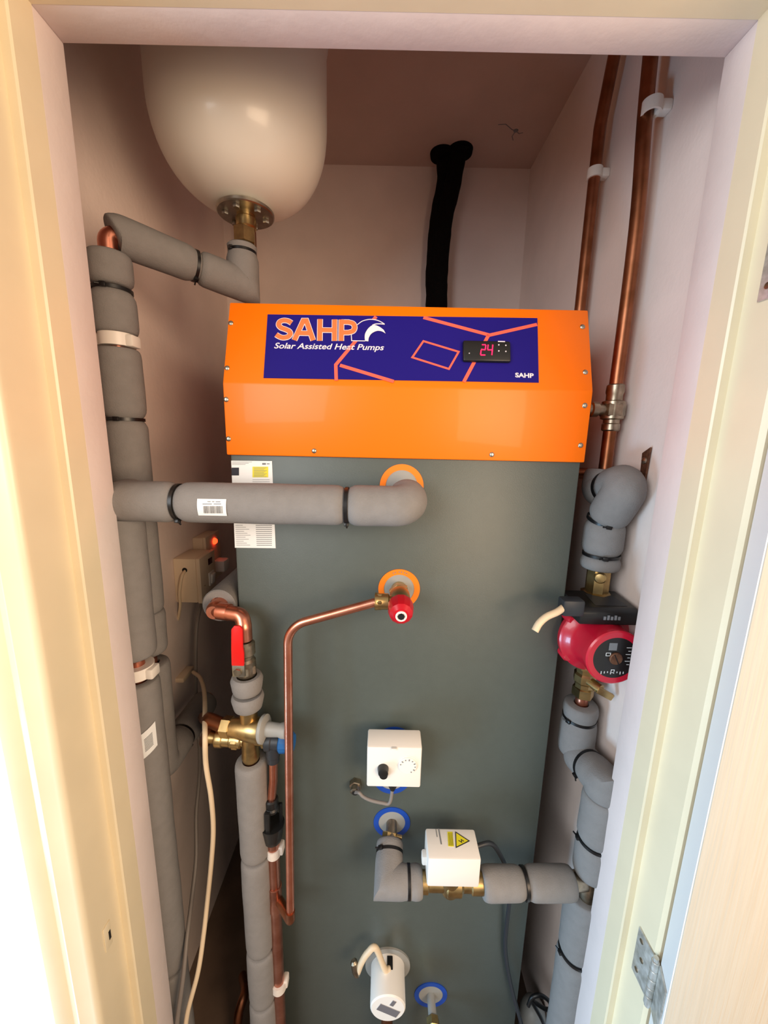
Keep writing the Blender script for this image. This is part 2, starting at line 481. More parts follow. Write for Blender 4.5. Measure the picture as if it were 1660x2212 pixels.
# control panel
sd = V((1, 0, 0)); sv = sn.cross(sd); sv = sv if sv.z > 0 else -sv
c = [slope(579, 680), slope(1161, 688), slope(1164, 827), slope(570, 817)]
pan = MB().prism([x for x in c], sn*.0012).build('control_panel', 'blue', wh)
LF = .0013
def line(b, pts, w, lift=LF, n=sn, closed=False): b.ribbon([slope(x, y) for x, y in pts], w, n, closed=closed, lift=lift)
b = MB()
line(b, [(813, 685), (726, 789), (727, 823)], .0056)
line(b, [(735, 790), (851, 825)], .0056)
line(b, [(915, 687), (1058, 725), (1160, 702)], .0056)
line(b, [(1056, 724), (1002, 826)], .0056)
line(b, [(915, 738), (991, 761), (970, 798), (891, 773)], .0032, closed=True)
b.build('line_artwork', 'salmon', pan)
# SAHP wordmark (drawn as strokes), white edge below orange
def arc2(pts, n=7): 
    return [(v.x, v.y) for v in smooth([V((x, y, 0)) for x, y in pts], n)]
def zg(*p): return [(570+x/5.724, 670+y/5.727) for x, y in p]
glyph = [arc2(zg((348, 168), (300, 142), (245, 137), (202, 155), (190, 192), (218, 226), (270, 246), (318, 270), (333, 305), (302, 339), (245, 350), (198, 336), (158, 312))),
         zg((383, 380), (494, 138), (530, 138), (614, 382)), zg((430, 292), (570, 295)),
         zg((700, 122), (696, 388)), zg((880, 126), (878, 390)), zg((700, 255), (880, 258)),
         zg((963, 128), (960, 390)), zg((963, 157), (1040, 158)) + arc2(zg((1050, 158), (1105, 176), (1126, 220), (1108, 266), (1050, 287)), 5) + zg((963, 288))]
em = arc2(zg((1160, 190), (1220, 147), (1300, 126), (1380, 130), (1440, 150), (1497, 184)), 6)
b = MB(); bk = em + zg((1400, 200), (1290, 250), (1255, 340), (1255, 392), (1088, 388), (1085, 315), (1150, 270))
b.add([slope(x, y)+sn*(LF+.0004) for x, y in bk], [list(range(len(bk)))]); b.build('emblem_backing', 'blue', pan)
for nm, w, mt, lf in (('wordmark_edge', .0096, 'logowhite', LF+.0004), ('wordmark', .0077, 'logoorange', LF+.0008)):
    b = MB()
    for gi, g in enumerate(glyph): line(b, g, w, lf+gi*.00003)
    b.build(nm, mt, pan)
# sun swoosh emblem
b = MB()
line(b, zg((1085, 312), (1089, 388), (1256, 391)), .0013, LF+.0008)
line(b, em, .0013, LF+.0008)
line(b, arc2(zg((1497, 184), (1440, 180), (1385, 182), (1345, 196)), 5), .0016, LF+.0008)
cr = arc2(zg((1295, 396), (1302, 350), (1335, 300), (1400, 268), (1460, 273), (1508, 300)), 5) + arc2(zg((1485, 255), (1430, 215), (1360, 193), (1300, 230), (1260, 290), (1250, 340), (1255, 392)), 5)
b.add([slope(x, y)+sn*(LF+.0011) for x, y in cr], [list(range(len(cr)))])
b.build('swoosh_emblem', 'logowhite', pan)
p0 = slope(593, 753.5); p1 = slope(830, 757.5)
text('Solar Assisted Heat Pumps', .0142, p0+sn*LF, p1-p0, sv, sn, 'logowhite', pan, 'tagline', shear=.25, width=(p1-p0).length, bold=.0002)
p0 = slope(1113, 815.5); p1 = slope(1153, 817)
text('SAHP', .0105, p0+sn*LF, p1-p0, sv, sn, 'logowhite', pan, 'maker_mark', width=(p1-p0).length, bold=.0004)
# temperature controller
cc = slope(1050, 763); Rp = Matrix((sd, sv, sn)).transposed()
hx = (slope(1101, 764)-slope(999, 762)).length/2; hy = (slope(1050, 785)-slope(1050, 741)).length/2
ctl = MB().box(cc-V((hx, hy, 0)), cc+V((hx, hy, .008)), .003, rot=Rp, piv=cc).build('temperature_controller', 'black', wh)
n2 = sn; q = MB()
def cpt(px, py): return slope(px, py)+sn*.0084
# seven-segment digits 2 4
def seg(b, a, c_): b.ribbon([cpt(*a), cpt(*c_)], .0017, sn)
for a, c_ in (((1039, 751), (1047, 751)), ((1047, 752), (1046, 761)), ((1037, 761), (1046, 762)), ((1037, 763), (1036, 772)), ((1036, 773), (1046, 773)),
              ((1052, 751), (1051, 761)), ((1051, 762), (1061, 762)), ((1062, 751), (1060, 773))): seg(q, a, c_)
q.build('led_digits', 'led', ctl)
q = MB()
for (x, y) in ((1075, 751), (1090, 752), (1075, 764), (1090, 765)): MB().lathe(cpt(x, y)-sn*.0004, sn, [(0, .0012), (.0005, .001)], 12).build('button', 'logowhite', ctl)
q.lathe(cpt(1012, 769)-sn*.0004, sn, [(0, .0009), (.0005, .0008)], 10)
q.build('indicator', 'logowhite', ctl)
p0 = cpt(1073, 745.5); p1 = cpt(1088, 746)
text('EVCO', .0034, p0, p1-p0, sv, sn, 'logowhite', ctl, 'controller_lettering', width=(p1-p0).length, bold=.00008) if False else None
b = MB(); b.ribbon([cpt(1073, 744), cpt(1088, 744.5)], .0016, sn); b.build('controller_lettering', 'logowhite', ctl)

tp = V((0, TY, 0))
def tank(px, py, l=0): return onplane(px, py, tp, fn)+fn*l
# specification sheet
c4 = [tank(500, 995), tank(588, 996), tank(596, 1184), tank(508, 1183)]
sheet = MB().prism(c4, fn*.0006).build('specification_sheet', 'paper', wh)
def sq(b, x0, y0, x1, y1, l=.0008):
    b.add([tank(x0, y0, l), tank(x1, y0, l), tank(x1, y1, l), tank(x0, y1, l)], [(0, 1, 2, 3)])
b = MB(); sq(b, 501, 1010, 517, 1027); b.build('dark_square', 'inkdark', sheet)
b = MB(); sq(b, 546, 1008, 580, 1031); b.build('yellow_block', 'yellow', sheet)
b = MB()
for k in range(3): sq(b, 502, 997.5+k*2.6, 545-7*k, 998.3+k*2.6)
for k in range(10): sq(b, 549, 1009.5+k*2.2, 577-(k % 3)*3, 1010.2+k*2.2, .001)
for k in range(3): sq(b, 546, 1036+k*4.2, 583, 1036.8+k*4.2)
b.build('printed_lines', 'ink', sheet); b = MB()
for k in range(11):
    y = 1134+k*4.3; sq(b, 509+k*.2, y, 525+(k*7 % 18), y+.9); sq(b, 553+k*.2, y, 588, y+1.4)
b.build('printed_table', 'ink', sheet)
b = MB(); sq(b, 567, 1000, 575, 1004); sq(b, 577, 1001, 583, 1003); b.build('printed_logo', 'ink', sheet)
# port rings
def port(px, py, ro, ring, ri=.73, name='port_ring'):
    p = tank(px, py)
    o = MB().ring(p+V((0, .0008, 0)), (0, -1, 0), ro, ro*ri, .0026).build(name, ring, wh)
    MB().lathe(p+V((0, .0005, 0)), (0, -1, 0), [(0, ro*ri+.001), (.0016, ro*ri+.0005), (.0018, ro*ri*.6)], 40).build('port_plate', 'portgrey', o)
    return p
pA = port(868, 1050, .0375, 'oring'); pB = port(862.5, 1272, .0375, 'oring')
pC = port(852, 1606, .0375, 'bring'); pC2 = port(847, 1679, .0375, 'bring'); pD = port(847, 1776, .0375, 'bring')
pF = port(931, 2148, .0375, 'bring')
b = MB(); 
for k, dx in enumerate((-9, -6, -1, 2, 6, 9)):
    a = math.radians(90-dx*2.4); q = pB+V((math.cos(a)*.0325, -.0021, math.sin(a)*.0325)); q2 = q+V((.0017, 0, -.0003*dx/9)); b.ribbon([q, q2], .0022, fn)
b.build('ring_lettering', 'ink', wh)
# casing sensor gland
# ------------------------------------------------------------------ expansion vessel
VX, VY, VR = -.277, .83, .155
vz = P(516, 458, VY).z
ev = thing('expansion_vessel', 'large white enamel expansion vessel hanging under the ceiling on the left', 'expansion vessel', (VX, VY, vz))
prof = []
for k in range(0, 17):
    a = math.pi/2*k/16; prof.append((VR*.98*(1-math.cos(a)**.9)+.004, VR*math.sin(a)**.80))
prof += [(.24, VR), (.28, VR), (.285, VR+.003), (.295, VR+.003), (.30, VR), (.305, VR-.002), (.345, VR*.9), (.375, VR*.6), (.385, .0)]
MB().lathe((VX, VY, vz), (0, 0, 1), prof, 72).build('shell', 'vessel', ev, 50)
fl = MB().lathe((VX, VY, vz-.006), (0, 0, 1), [(0, .020), (0, .051), (.0015, .053), (.006, .053), (.0075, .051), (.0125, .042)], 48).build('flange', 'zinc', ev)
for k in range(6):
    a = math.pi*2*k/6+.4; c = V((VX+.037*math.cos(a), VY+.037*math.sin(a), vz-.012))
    MB().hexn(c, (0, 0, 1), .0065, .0065).build('bolt', 'zinc', fl)
b = MB().lathe((VX, VY, vz-.030), (0, 0, 1), [(0, .0165), (.003, .019), (.018, .019), (.020, .0175), (.025, .0175)], 32); b.hexn((VX-.004, VY, vz-.056), (0, 0, 1), .028, .0215)
b.build('brass_nipple', 'brass', ev)
# small tarnished bracket plate on the vessel's right
p = V((VX+.10, VY-.137, vz+.235)); 
lb = []
for k in range(5):
    a = -math.pi/2+.62+k*.045; lb.append(V((VX+(VR+.0008)*math.cos(a), VY+(VR+.0008)*math.sin(a), 0)))
zz0, zz1 = vz+.19, vz+.265
b = MB(); b.add([q+V((0, 0, zz0)) for q in lb]+[q+V((0, 0, zz1)) for q in lb], [(i, i+1, 6+i, 5+i) for i in range(4)])
b.build('rating_sticker', 'foil', ev)

# ------------------------------------------------------------------ pipes, left
SX, SY, SR = -.451, .682, .033
MX, MY = -.424, .605
zH = 1.862
EX, EY = VX-.010, VY+.0
A0 = V((SX+.004, SY, zH)); A1 = V((EX, EY, zH-.022))
dirb = (A1-A0).normalized()
insulated('grey insulated pipe sloping across the left wall up to the white vessel',
          [A0-V((0, 0, .03)), A0, A1, V((EX, EY, vz-.052))], .0300,
          [(A0+dirb*.006, A0.lerp(A1, .60)), (A0.lerp(A1, .60)+dirb*.004, V((EX, EY, vz-.056)))],
          [(A0.lerp(A1, .58), (0.3, -.3, -1)), (V((EX, EY, vz-.074)), (-.6, -1, 0))], fr=[0, 0.012, 0, 0], loc=tuple(A0))
def sp2(z): return V((SX, SY, z))
def zq(px, y): return P(px, y, SY).z
def zr(px, y): return P(px, y, MY).z
zE = zq(385, 1655)
ris, segs = insulated('grey insulated riser running up the left wall behind the jamb, turning back at its foot',
          [sp2(zH-.02), sp2(zE), V((SX, .86, zE)), V((SX, .90, zE))], SR,
          [(sp2(zq(235, 552)), sp2(zq(240, 622))), (sp2(zq(240, 624)), sp2(zq(245, 722))), (sp2(zq(252, 757)), sp2(zq(270, 905))), (sp2(zq(270, 908)), sp2(zq(330, 1318))),
           (sp2(zq(340, 1321)), sp2(zq(350, 1405))), (sp2(zq(360, 1432)), V((SX, .88, zE)))],
          [(sp2(zq(240, 624)), (.2, -1, 0)), (sp2(zq(270, 907)), (.15, -1, 0)), (V((SX, .765, zE)), (.8, -.2, -1))], fr=0.02, rc=.0125, hole=.016, loc=(SX, SY, zE-.03))
MB().sweep(fillet([sp2(zq(235, 575)), sp2(zH+.0), sp2(zH)+dirb*.035], .016), .0135, 20).build('elbow', 'copper', ris)
q_ = [(SX, SY, zq(246, 736), .0128, 'above the long level pipe')]
hz = P(600, 1090, .585).z
mris, _ = insulated('thick grey insulated pipe dropping to the floor along the left door jamb',
          [V((MX, MY, hz-.02)), V((MX, MY, .02))], .033,
          [(V((MX, MY, hz-.02)), V((MX, MY, zr(300, 1415)))), (V((MX, MY, zr(300, 1465))), V((MX, MY, zr(400, 2075)))), (V((MX, MY, zr(400, 2080))), V((MX, MY, .03)))],
          [], rc=.0125, hole=.016)
q_.append((MX, MY, zr(315, 1446), .0128, 'in the gap low down on the thick left pipe'))
for (cx, cy, z, r0_, w_) in q_:
    q = thing('pipe_clip', 'white plastic pipe clip ' + w_, 'pipe clip', (cx, cy, z-.01), 'white clips on the left pipes')
    MB().ring((cx, cy, z-.010), (0, 0, 1), .0265, .0128, .02, 40).build('collar', 'white', q)
    MB().box((XL+.001, cy-.012, z-.009), (cx-.022, cy+.012, z+.009), .002).build('spacer', 'white', q)
    MB().box((cx+.018, cy-.014, z-.011), (cx+.034, cy+.010, z+.008), .003).build('latch', 'white', q)
# small white barcode sticker on the lower pipe
b = MB(); pts = []
for k in range(6):
    a = math.radians(-80 + k*11); pts.append((math.cos(a), math.sin(a)))
z0, z1 = zr(335, 1616), zr(335, 1566)
vs = [V((MX+.0342*c_, MY+.0342*s_, z1+.004*i)) for i, (c_, s_) in enumerate(pts)] + [V((MX+.0342*c_, MY+.0342*s_, z0+.004*i)) for i, (c_, s_) in enumerate(pts)]
b.add(vs, [(i, i+1, 7+i, 6+i) for i in range(5)])
stk = b.build('barcode_sticker', 'paper', mris)
b = MB()
for j in range(9):
    zc = z0+(z1-z0)*(.22+.06*j)
    v2 = [V((MX+.0346*c_, MY+.0346*s_, zc+.004*i+.0)) for i, (c_, s_) in list(enumerate(pts))[2:5]]
    b.add(v2+[q+V((0, 0, .0014)) for q in v2], [(0, 1, 4, 3), (1, 2, 5, 4)])
b.build('barcode', 'ink', stk)

# long horizontal pipe crossing in front of the tank
HYc = .585
hz = P(600, 1090, HYc).z
hA = V((P(270, 1085, HYc).x, HYc, P(262, 1082, HYc).z)); hB = V((pA.x+.004, HYc, P(880, 1094, HYc).z)); hB.x = P(893, 1094, HYc).x-.006
hm1 = P(386, 1090, HYc); hm2 = P(747, 1091, HYc)
hp, hs = insulated('long thick grey insulated pipe running level across the front of the heater',
          [hA+V((-.002, .028, .002)), hA+V((0, 0, 0)), hB, V((pA.x+.004, TY-.006, pA.z-.004))], .0312,
          [(hA+V((-.002, .028, .002)), hm1), (hm1+V((.004, 0, 0)), hm2), (hm2+V((.004, 0, 0)), V((pA.x+.004, .626, pA.z-.006)))],
          [(hm1, (0, -.35, -1)), (hm2, (0, -.35, -1))], fr=[0, .0, .022, 0], rc=.0125, hole=.016, pinch=.004, loc=tuple(hA))
# barcode label on it
def hl(px, py):
    p = P(px, py, HYc-.032); a = (p.z-hz)/.0318; a = max(-.95, min(.95, a)); c_ = math.sqrt(1-a*a)
    return V((p.x, HYc-.0322*c_, hz+.0322*a))
b = MB(); n_ = 6; vs = []
for i in range(n_+1):
    for j in range(2):
        t = i/n_; x = (425+2*t) if j == 0 else (488+1*t)
        vs.append(hl(x, 1078+(36)*t+(1 if j else 0)))
b.add(vs, [(2*i, 2*i+1, 2*i+3, 2*i+2) for i in range(n_)])
lab = b.build('barcode_label', 'paper', hp)
b = MB(); x = 440
k = 0
while x < 482:
    w = (1.0, 1.8, .8, 2.2, 1.2)[k % 5]; g = (1.2, 1.0, 1.8, .9, 1.4)[(k*3) % 5]
    vs = []
    for i in range(4):
        y = 1093+16*i/3
        vs += [hl(x, y)+V((0, -.0006, 0)), hl(x+w, y)+V((0, -.0006, 0))]
    b.add(vs, [(2*i, 2*i+1, 2*i+3, 2*i+2) for i in range(3)]); x += w+g; k += 1
for (a, c_, y) in ((448, 455, 1083), (458, 463, 1083), (466, 476, 1083.5), (438, 458, 1088), (462, 478, 1088)):
    b.add([hl(a, y)+V((0, -.0006, 0)), hl(c_, y)+V((0, -.0006, 0)), hl(c_, y+1.5)+V((0, -.0006, 0)), hl(a, y+1.5)+V((0, -.0006, 0))], [(0, 1, 2, 3)])
b.build('barcode', 'ink', lab)

# relief valve
rv = thing('relief_valve', 'brass pressure relief valve with dark red cap on the orange ringed port', 'valve', (pB.x, .60, pB.z-.02))
b = MB().lathe(pB+V((0, .0, 0)), (0, -1, 0), [(0, .0145), (.016, .0155)], 28); b.hexn(pB+V((0, -.014, 0)), (0, -1, 0), .012, .0185)
b.lathe(pB+V((0, -.026, 0)), (0, -1, 0), [(0, .014), (.004, .0175), (.030, .0175), (.034, .0165), (.046, .0165)], 28)
b.build('valve_body', 'brass', rv)
b = MB().lathe(pB+V((0, -.066, -.0)), (0, -1, -.12), [(0, .0165), (.003, .0205), (.016, .021), (.028, .0185), (.034, .0125), (.0345, .006)], 12)
b.build('cap', 'capred', rv, 25)
b = MB().lathe(pB+V((0, -.0995, -.004)), (0, -1, -.12), [(0, .009), (.0022, .009), (.003, .0075), (.0018, .006)], 24); cp_ = b.build('cap_insert', 'white', rv)
b = MB().lathe(pB+V((0, -.1015, -.0043)), (0, -1, -.12), [(0, .0058), (.0016, .0052)], 8); b.build('cap_centre', 'dark', cp_)
oy = pB.y-.056
b = MB().lathe(V((pB.x-.012, oy, pB.z)), (-1, 0, 0), [(0, .010), (.006, .010), (.008, .0135), (.024, .0135), (.026, .0145), (.030, .0145), (.031, .009)], 24); b.hexn((pB.x-.030, oy, pB.z), (-1, 0, 0), .010, .0148)
b.build('outlet_nut', 'brass', rv)
# thin copper discharge pipe
tx = -.1565
p1 = V((pB.x-.036, oy, pB.z)); p2 = P(622, 1353, .597); p3 = P(628, 1985, .572)
cp = thing('copper_pipe', 'slim bright copper pipe arching from the relief valve down the heater front', 'pipe', tuple(p3))
MB().sweep(fillet([p1, p2, p3], [0, .042, 0], 14), .0075, 20).build('tube', 'copper', cp)
dx, dy = -.2015, .612
pt = P(598, 1938, dy)
b = MB().sweep(fillet([p3+V((0, 0, .02)), p3+V((0, 0, -.003)), V((dx+.006, dy-.002, pt.z-.002))], .006), .0088, 18); b.build('elbow', 'oldcopper', cp)

# mixing valve stack: foam-lagged feed from behind, elbow, red lever valve
fx = -.2365; fy = .612
ez = P(475, 1310, .65).z
fe = thing('insulated_pipe', 'short grey insulated pipe emerging beside the heater at the switch box', 'pipe', (-.296, .9, ez-.03))
MB().sweep([V((-.2965, .652, ez)), V((-.2965, .70, ez)), V((-.2965, .9, ez)), V((-.2965, 1.15, ez))], .0305, 36, hole=.0165).build('foam_sleeve', 'foam', fe)
MB().lathe((-.2965, .655, ez), (0, 1, 0), [(0, .0165), (.3, .0165)], 24).build('copper_core', 'copper', fe)
zv0 = P(527, 1375, fy).z
ce = thing('copper_elbow', 'fat bright copper elbow above the red lever valve', 'pipe fitting', (fx, fy, zv0))
b = MB().sweep(fillet([V((-.2935, .668, ez)), V((-.2935, .634, ez)), V((fx-.006, .620, ez-.001)), V((fx, fy, ez-.018)), V((fx, fy, zv0-.005))], [0, .010, .02, .01, 0], 10), .0128, 24); b.build('tube', 'copper', ce)
b = MB().lathe((-.268, .629, ez-.0005), (-1, .22, 0), [(0, .0146), (.010, .0150), (.02, .0150)], 28); b.lathe((-.2945, .658, ez), (0, -1, 0), [(0, .0165), (.020, .0165), (.028, .0155), (.034, .012)], 24); b.build('socket', 'copper', ce)
# ball valve with red lever
z1 = P(527, 1452, fy).z
bv = thing('ball_valve', 'nickel ball valve with a long red lever', 'valve', (fx, fy, z1))
b = MB().lathe((fx, fy, z1-.006), (0, 0, 1), [(0, .014), (.004, .0165), (.030, .0165), (.034, .0135), (.040, .0135), (.043, .0165), (.062, .0165), (.066, .0125)], 28)
b.hexn((fx, fy, z1), (0, 0, 1), .016, .0185); b.build('valve_body', 'nickel', bv)
pl0 = P(516, 1440, fy-.026); pl1 = P(514, 1350, fy-.03)
b = MB(); t = (pl1-pl0).normalized(); sdv = V((1, 0, 0)); nn = sdv.cross(t).normalized()
w = .0105
b.prism([pl0+sdv*-w+V((.0, 0, .004)), pl0+sdv*w+V((0, 0, .004)), pl0.lerp(pl1, .35)+sdv*w, pl0.lerp(pl1, .5)+sdv*w*.85, pl1+sdv*w*.85-t*.006, pl1+sdv*w*.45, pl1-sdv*w*.45, pl1-sdv*w*.9-t*.006, pl0.lerp(pl1, .45)-sdv*w], nn*.0045, .0012)
b.build('lever', 'red', bv)
b = MB().box(pl0+V((-w, -.003, -.018)), pl0+V((w, .003, .006)), .001); hb = b.build('lever_plate', 'zinc', bv)
b = MB().hexn(pl0+V((0, -.003, -.007)), (0, -1, 0), .005, .0072); b.build('lever_nut', 'nickel', hb)
b = MB().cyl(pl0+V((0, 0, -.006)), (fx, fy, pl0.z-.006), .006); b.build('stem', 'nickel', bv)
# grey cuffs
zc0 = P(530, 1532, fy).z; zc1 = P(530, 1458, fy).z; zmid = (zc0+zc1)/2
for nm, za, zb_, lbl in (('foam_cuff', zc0+.004, zmid-.002, 'lower grey foam cuff just above the brass mixing valve'), ('foam_cuff', zmid+.002, zc1, 'upper grey foam cuff just below the red lever valve')):
    q = MB().sweep([V((fx, fy, za)), V((fx, fy, za+.008)), V((fx, fy, zb_-.008)), V((fx, fy, zb_))], lambda s: .0262-.002*math.cos(s*160), 36, hole=.0175)
    tag(q.build(nm, 'foam'), lbl, 'pipe cuff', 'grey foam cuffs under the red lever valve')
b = MB().hexn((fx, fy, zmid-.011), (0, 0, 1), .022, .0172); b.cyl((fx, fy, zc0-.012), (fx, fy, z1), .0125); tag(b.build('hexagon_connector', 'nickel'), 'metal connector nut between the two grey foam cuffs', 'pipe fitting')
# mixing valve
zm = P(535, 1572, fy).z; zbz = P(540, 1632, fy).z
mv = thing('mixing_valve', 'brass mixing valve with grey knob and copper side inlets', 'valve', (fx, fy, zbz-.01))
b = MB().lathe((fx, fy, zbz-.012), (0, 0, 1), [(0, .008), (.004, .014), (.012, .0165), (.024, .015), (.05, .0145), (.062, .0165), (zc0-zbz+.012, .015)], 32)
b.lathe((fx-.035, fy, zm), (1, -.12, 0.02), [(0, .0145), (.004, .0165), (.022, .0185), (.036, .021), (.058, .0225), (.061, .021)], 32)
b.hexn((fx-.050, fy+.002, zm), (1, -.12, 0), .018, .0185)
b.build('valve_body', 'brass', mv)
d0 = V((1, -.14, .05)).normalized(); kb = V((fx+.024, fy-.006, zm+.004))
b = MB().lathe(kb, d0, [(0, .0225), (.002, .0245), (.007, .0245), (.009, .022), (.011, .013), (.034, .0115), (.040, .0135), (.048, .0135), (.05, .011)], 32); b.build('knob', 'portgrey', mv)
b = MB().sweep(fillet([V((fx-.045, fy+.002, zm)), V((-.318, fy+.018, zm)), V((SX+.035, .80, zE+.02))], .014), .0125, 20); b.build('copper_inlet', 'oldcopper', mv)
z2 = P(490, 1598, fy).z
b = MB().cyl((fx-.01, fy, z2), (fx-.075, fy+.006, z2), .011); 
b.lathe((fx-.014, fy+.001, z2), (-1, .05, 0), [(0, .0125), (.002, .015), (.020, .015), (.022, .0135), (.034, .0135), (.036, .0155), (.048, .0155), (.050, .0125)], 24); b.hexn((fx-.020, fy+.001, z2), (-1, .05, 0), .012, .0165)
b.build('side_inlet', 'brass', mv)
MB().sweep(fillet([V((fx-.06, fy+.006, z2)), V((-.320, fy+.02, z2)), V((-.345, fy+.05, z2-.05)), V((SX+.05, .79, zE-.01))], .012), .0115, 18).build('copper_inlet', 'oldcopper', mv)
# relief cap (black and blue)
z3 = P(580, 1606, fy-.012).z
b = MB().lathe((fx+.012, fy-.004, z3), (1, -.05, 0), [(0, .009), (.012, .010), (.014, .0135), (.018, .0135), (.019, .010)], 24); b.build('side_outlet', 'brass', mv)
sv2 = thing('safety_valve', 'charcoal safety valve with blue cap beside the brass mixing valve', 'valve', (fx+.045, fy-.008, z3-.03))
b = MB().lathe((fx+.030, fy-.006, z3), (1, -.05, 0), [(0, .012), (.002, .0165), (.012, .0165), (.014, .0145), (.026, .0145), (.028, .016)], 28)
b.lathe((fx+.044, fy-.008, z3-.006), (0, -.0, -1), [(0, .0125), (.022, .0125), (.024, .011), (.034, .011), (.036, .0085)], 24); b.build('valve_body', 'navy', sv2)
b = MB().lathe((fx+.057, fy-.0075, z3), (1, -.05, 0), [(0, .0165), (.002, .0185), (.022, .0175), (.026, .014)], 14); b.build('cap', 'bluecap', sv2, 25)
# lower insulated pipe of the stack
zl = [P(x, y, fy).z for x, y in ((535, 1641), (540, 1842), (555, 2043), (565, 2150))]
insulated('grey insulated pipe standing below the brass mixing valve',
          [V((fx, fy, zl[0])), V((fx, fy, .03))], .0285,
          [(V((fx, fy, zl[0])), V((fx, fy, zl[1]))), (V((fx, fy, zl[1]-.004)), V((fx, fy, zl[2]))), (V((fx, fy, zl[2]-.004)), V((fx, fy, zl[3]))), (V((fx, fy, zl[3]-.004)), V((fx, fy, .05)))],
          fr=0, hole=.0155, rc=.011)
# tundish and discharge pipe
tz = [P(x, y, dy).z for x, y in ((578, 1640), (580, 1722), (582, 1812), (585, 1850))]
td = thing('tundish', 'black plastic tundish over the copper discharge pipe', 'tundish', (dx, dy-.002, tz[2]))
b = MB().lathe((dx, dy, tz[1]-.002), (0, 0, -1), [(0, .010), (.002, .0125), (.016, .0125), (.019, .015), (.022, .0125), (.026, .0125)], 24); b.build('inlet', 'black', td); b = MB()
b.lathe((dx, dy, tz[2]), (0, 0, 1), [(-.004, .0125), (0, .0165), (.010, .0185), (.026, .021), (.034, .0225), (.037, .0225)], 28)
b.build('cup', 'black', td)
b = MB(); zz = tz[2]+.030; zt2 = tz[1]-.018
for a in (0.3, 2.4, 4.5):
    c_ = V((math.cos(a)*.017, math.sin(a)*.017, 0)); b.box(V((dx, dy, zz))+c_-V((.004, .003, 0)), V((dx, dy, zt2))+c_*.9+V((.004, .003, 0)), .001)
b.build('strut', 'black', td)
fp_ = thing('copper_pipe', 'short copper tube dropping into the black tundish', 'pipe', (dx, dy, tz[1]))
MB().sweep([V((fx+.044, fy-.008, z3-.038)), V((fx+.042, fy-.006, (z3-.038+tz[1])/2)), V((dx, dy, tz[1]-.006))], .0078, 18).build('tube', 'copper', fp_)
dp = thing('copper_pipe', 'thick brownish copper discharge pipe running down below the black tundish', 'pipe', (dx, dy, 0))
MB().sweep([V((dx, dy, tz[2]+.004)), V((dx, dy, .01))], .0112, 24).build('tube', 'pinkcopper', dp)
zt_ = pt.z
b = MB().lathe((dx, dy, zt_-.03), (0, 0, 1), [(0, .0115), (.001, .0132), (.020, .0132), (.022, .0126), (.038, .0126), (.040, .0132), (.060, .0132), (.061, .0115)], 24)
b.cyl((dx, dy, zt_), V((dx, dy, zt_))+V((.022, -.012, -.010)), .0092); b.build('tee', 'pinkcopper', dp)
for yy, lbl in ((1838, 'white plastic clip on the discharge pipe just under the tundish'), (2125, 'white plastic clip on the discharge pipe near the floor')):
    z = P(605, yy, dy).z
    q = thing('pipe_clip', lbl, 'pipe clip', (dx, dy, z-.01), 'white clips on the copper discharge pipe')
    MB().ring((dx, dy, z-.009), (0, 0, 1), .0155 if yy > 2000 else .0135, .0113, .018, 28).build('collar', 'putty', q)
    MB().box((dx+.008, dy-.004, z-.008), (dx+.019, dy+.014, z+.012), .003).build('spacer', 'putty', q)

# ------------------------------------------------------------------ switch box, neon socket, cables (left wall)
BX = -.471; by0, by1 = .945, 1.032
bz0 = P(425, 1303, by0).z; bz1 = P(425, 1208, by0).z
sb = thing('fused_switch_box', 'cream switch box on the left wall with dark window and rocker', 'switch', (XL, (by0+by1)/2, bz0))
MB().box((XL, by0, bz0), (BX-.012, by1, bz1), .004).build('back_box', 'cream', sb)
MB().box((BX-.012, by0-.001, bz0-.001), (BX, by1+.001, bz1+.001), .003).build('faceplate', 'cream', sb)
dz = bz1-bz0
MB().box((BX-.001, by0+.045, bz1-dz*.26), (BX+.001, by0+.068, bz1-dz*.12), .0004).build('window', 'lens', sb)
r_ = MB().box((BX-.001, by0+.042, bz0+dz*.26), (BX+.003, by0+.072, bz0+dz*.56), .001).build('rocker_surround', 'white', sb)
MB().box((BX+.002, by0+.047, bz0+dz*.30), (BX+.008, by0+.067, bz0+dz*.52), .002, rot=Matrix.Rotation(.12, 3, 'Y')).build('rocker', 'white', r_)
MB().lathe((BX-.0005, by0+.018, bz0+dz*.35), (1, 0, 0), [(0, .0022), (.0008, .002)], 12).build('screw', 'brass', sb)
MB().cyl((XL+.030, by0-.0012, bz1-dz*.25), (XL+.030, by0+.001, bz1-dz*.25), .0065, n=16).build('cable_entry', 'dark', sb)
nb = thing('wall_socket', 'shadowed cream socket with glowing red neon behind the switch box', 'socket', (XL, 1.16, ZY(1250, 1.16)))
q = PX(470, 1169, XL+.05)
ny = q.y; nz = q.z
MB().box((XL, ny-.05, nz-.115), (XL+.030, ny+.04, nz+.022), .004).build('back_box', 'cream', nb)
MB().box((XL+.030, ny-.052, nz-.117), (XL+.040, ny+.042, nz+.024), .003).build('faceplate', 'cream', nb)
MB().lathe((XL+.040, ny, nz), (1, 0, 0), [(0, .010), (.004, .009), (.008, .006), (.010, .001)], 20).build('neon_lamp', 'lamp', nb)
MB().box((XL+.040, ny-.02, nz-.09), (XL+.075, ny+.02, nz-.055), .006).build('plug', 'white', nb)
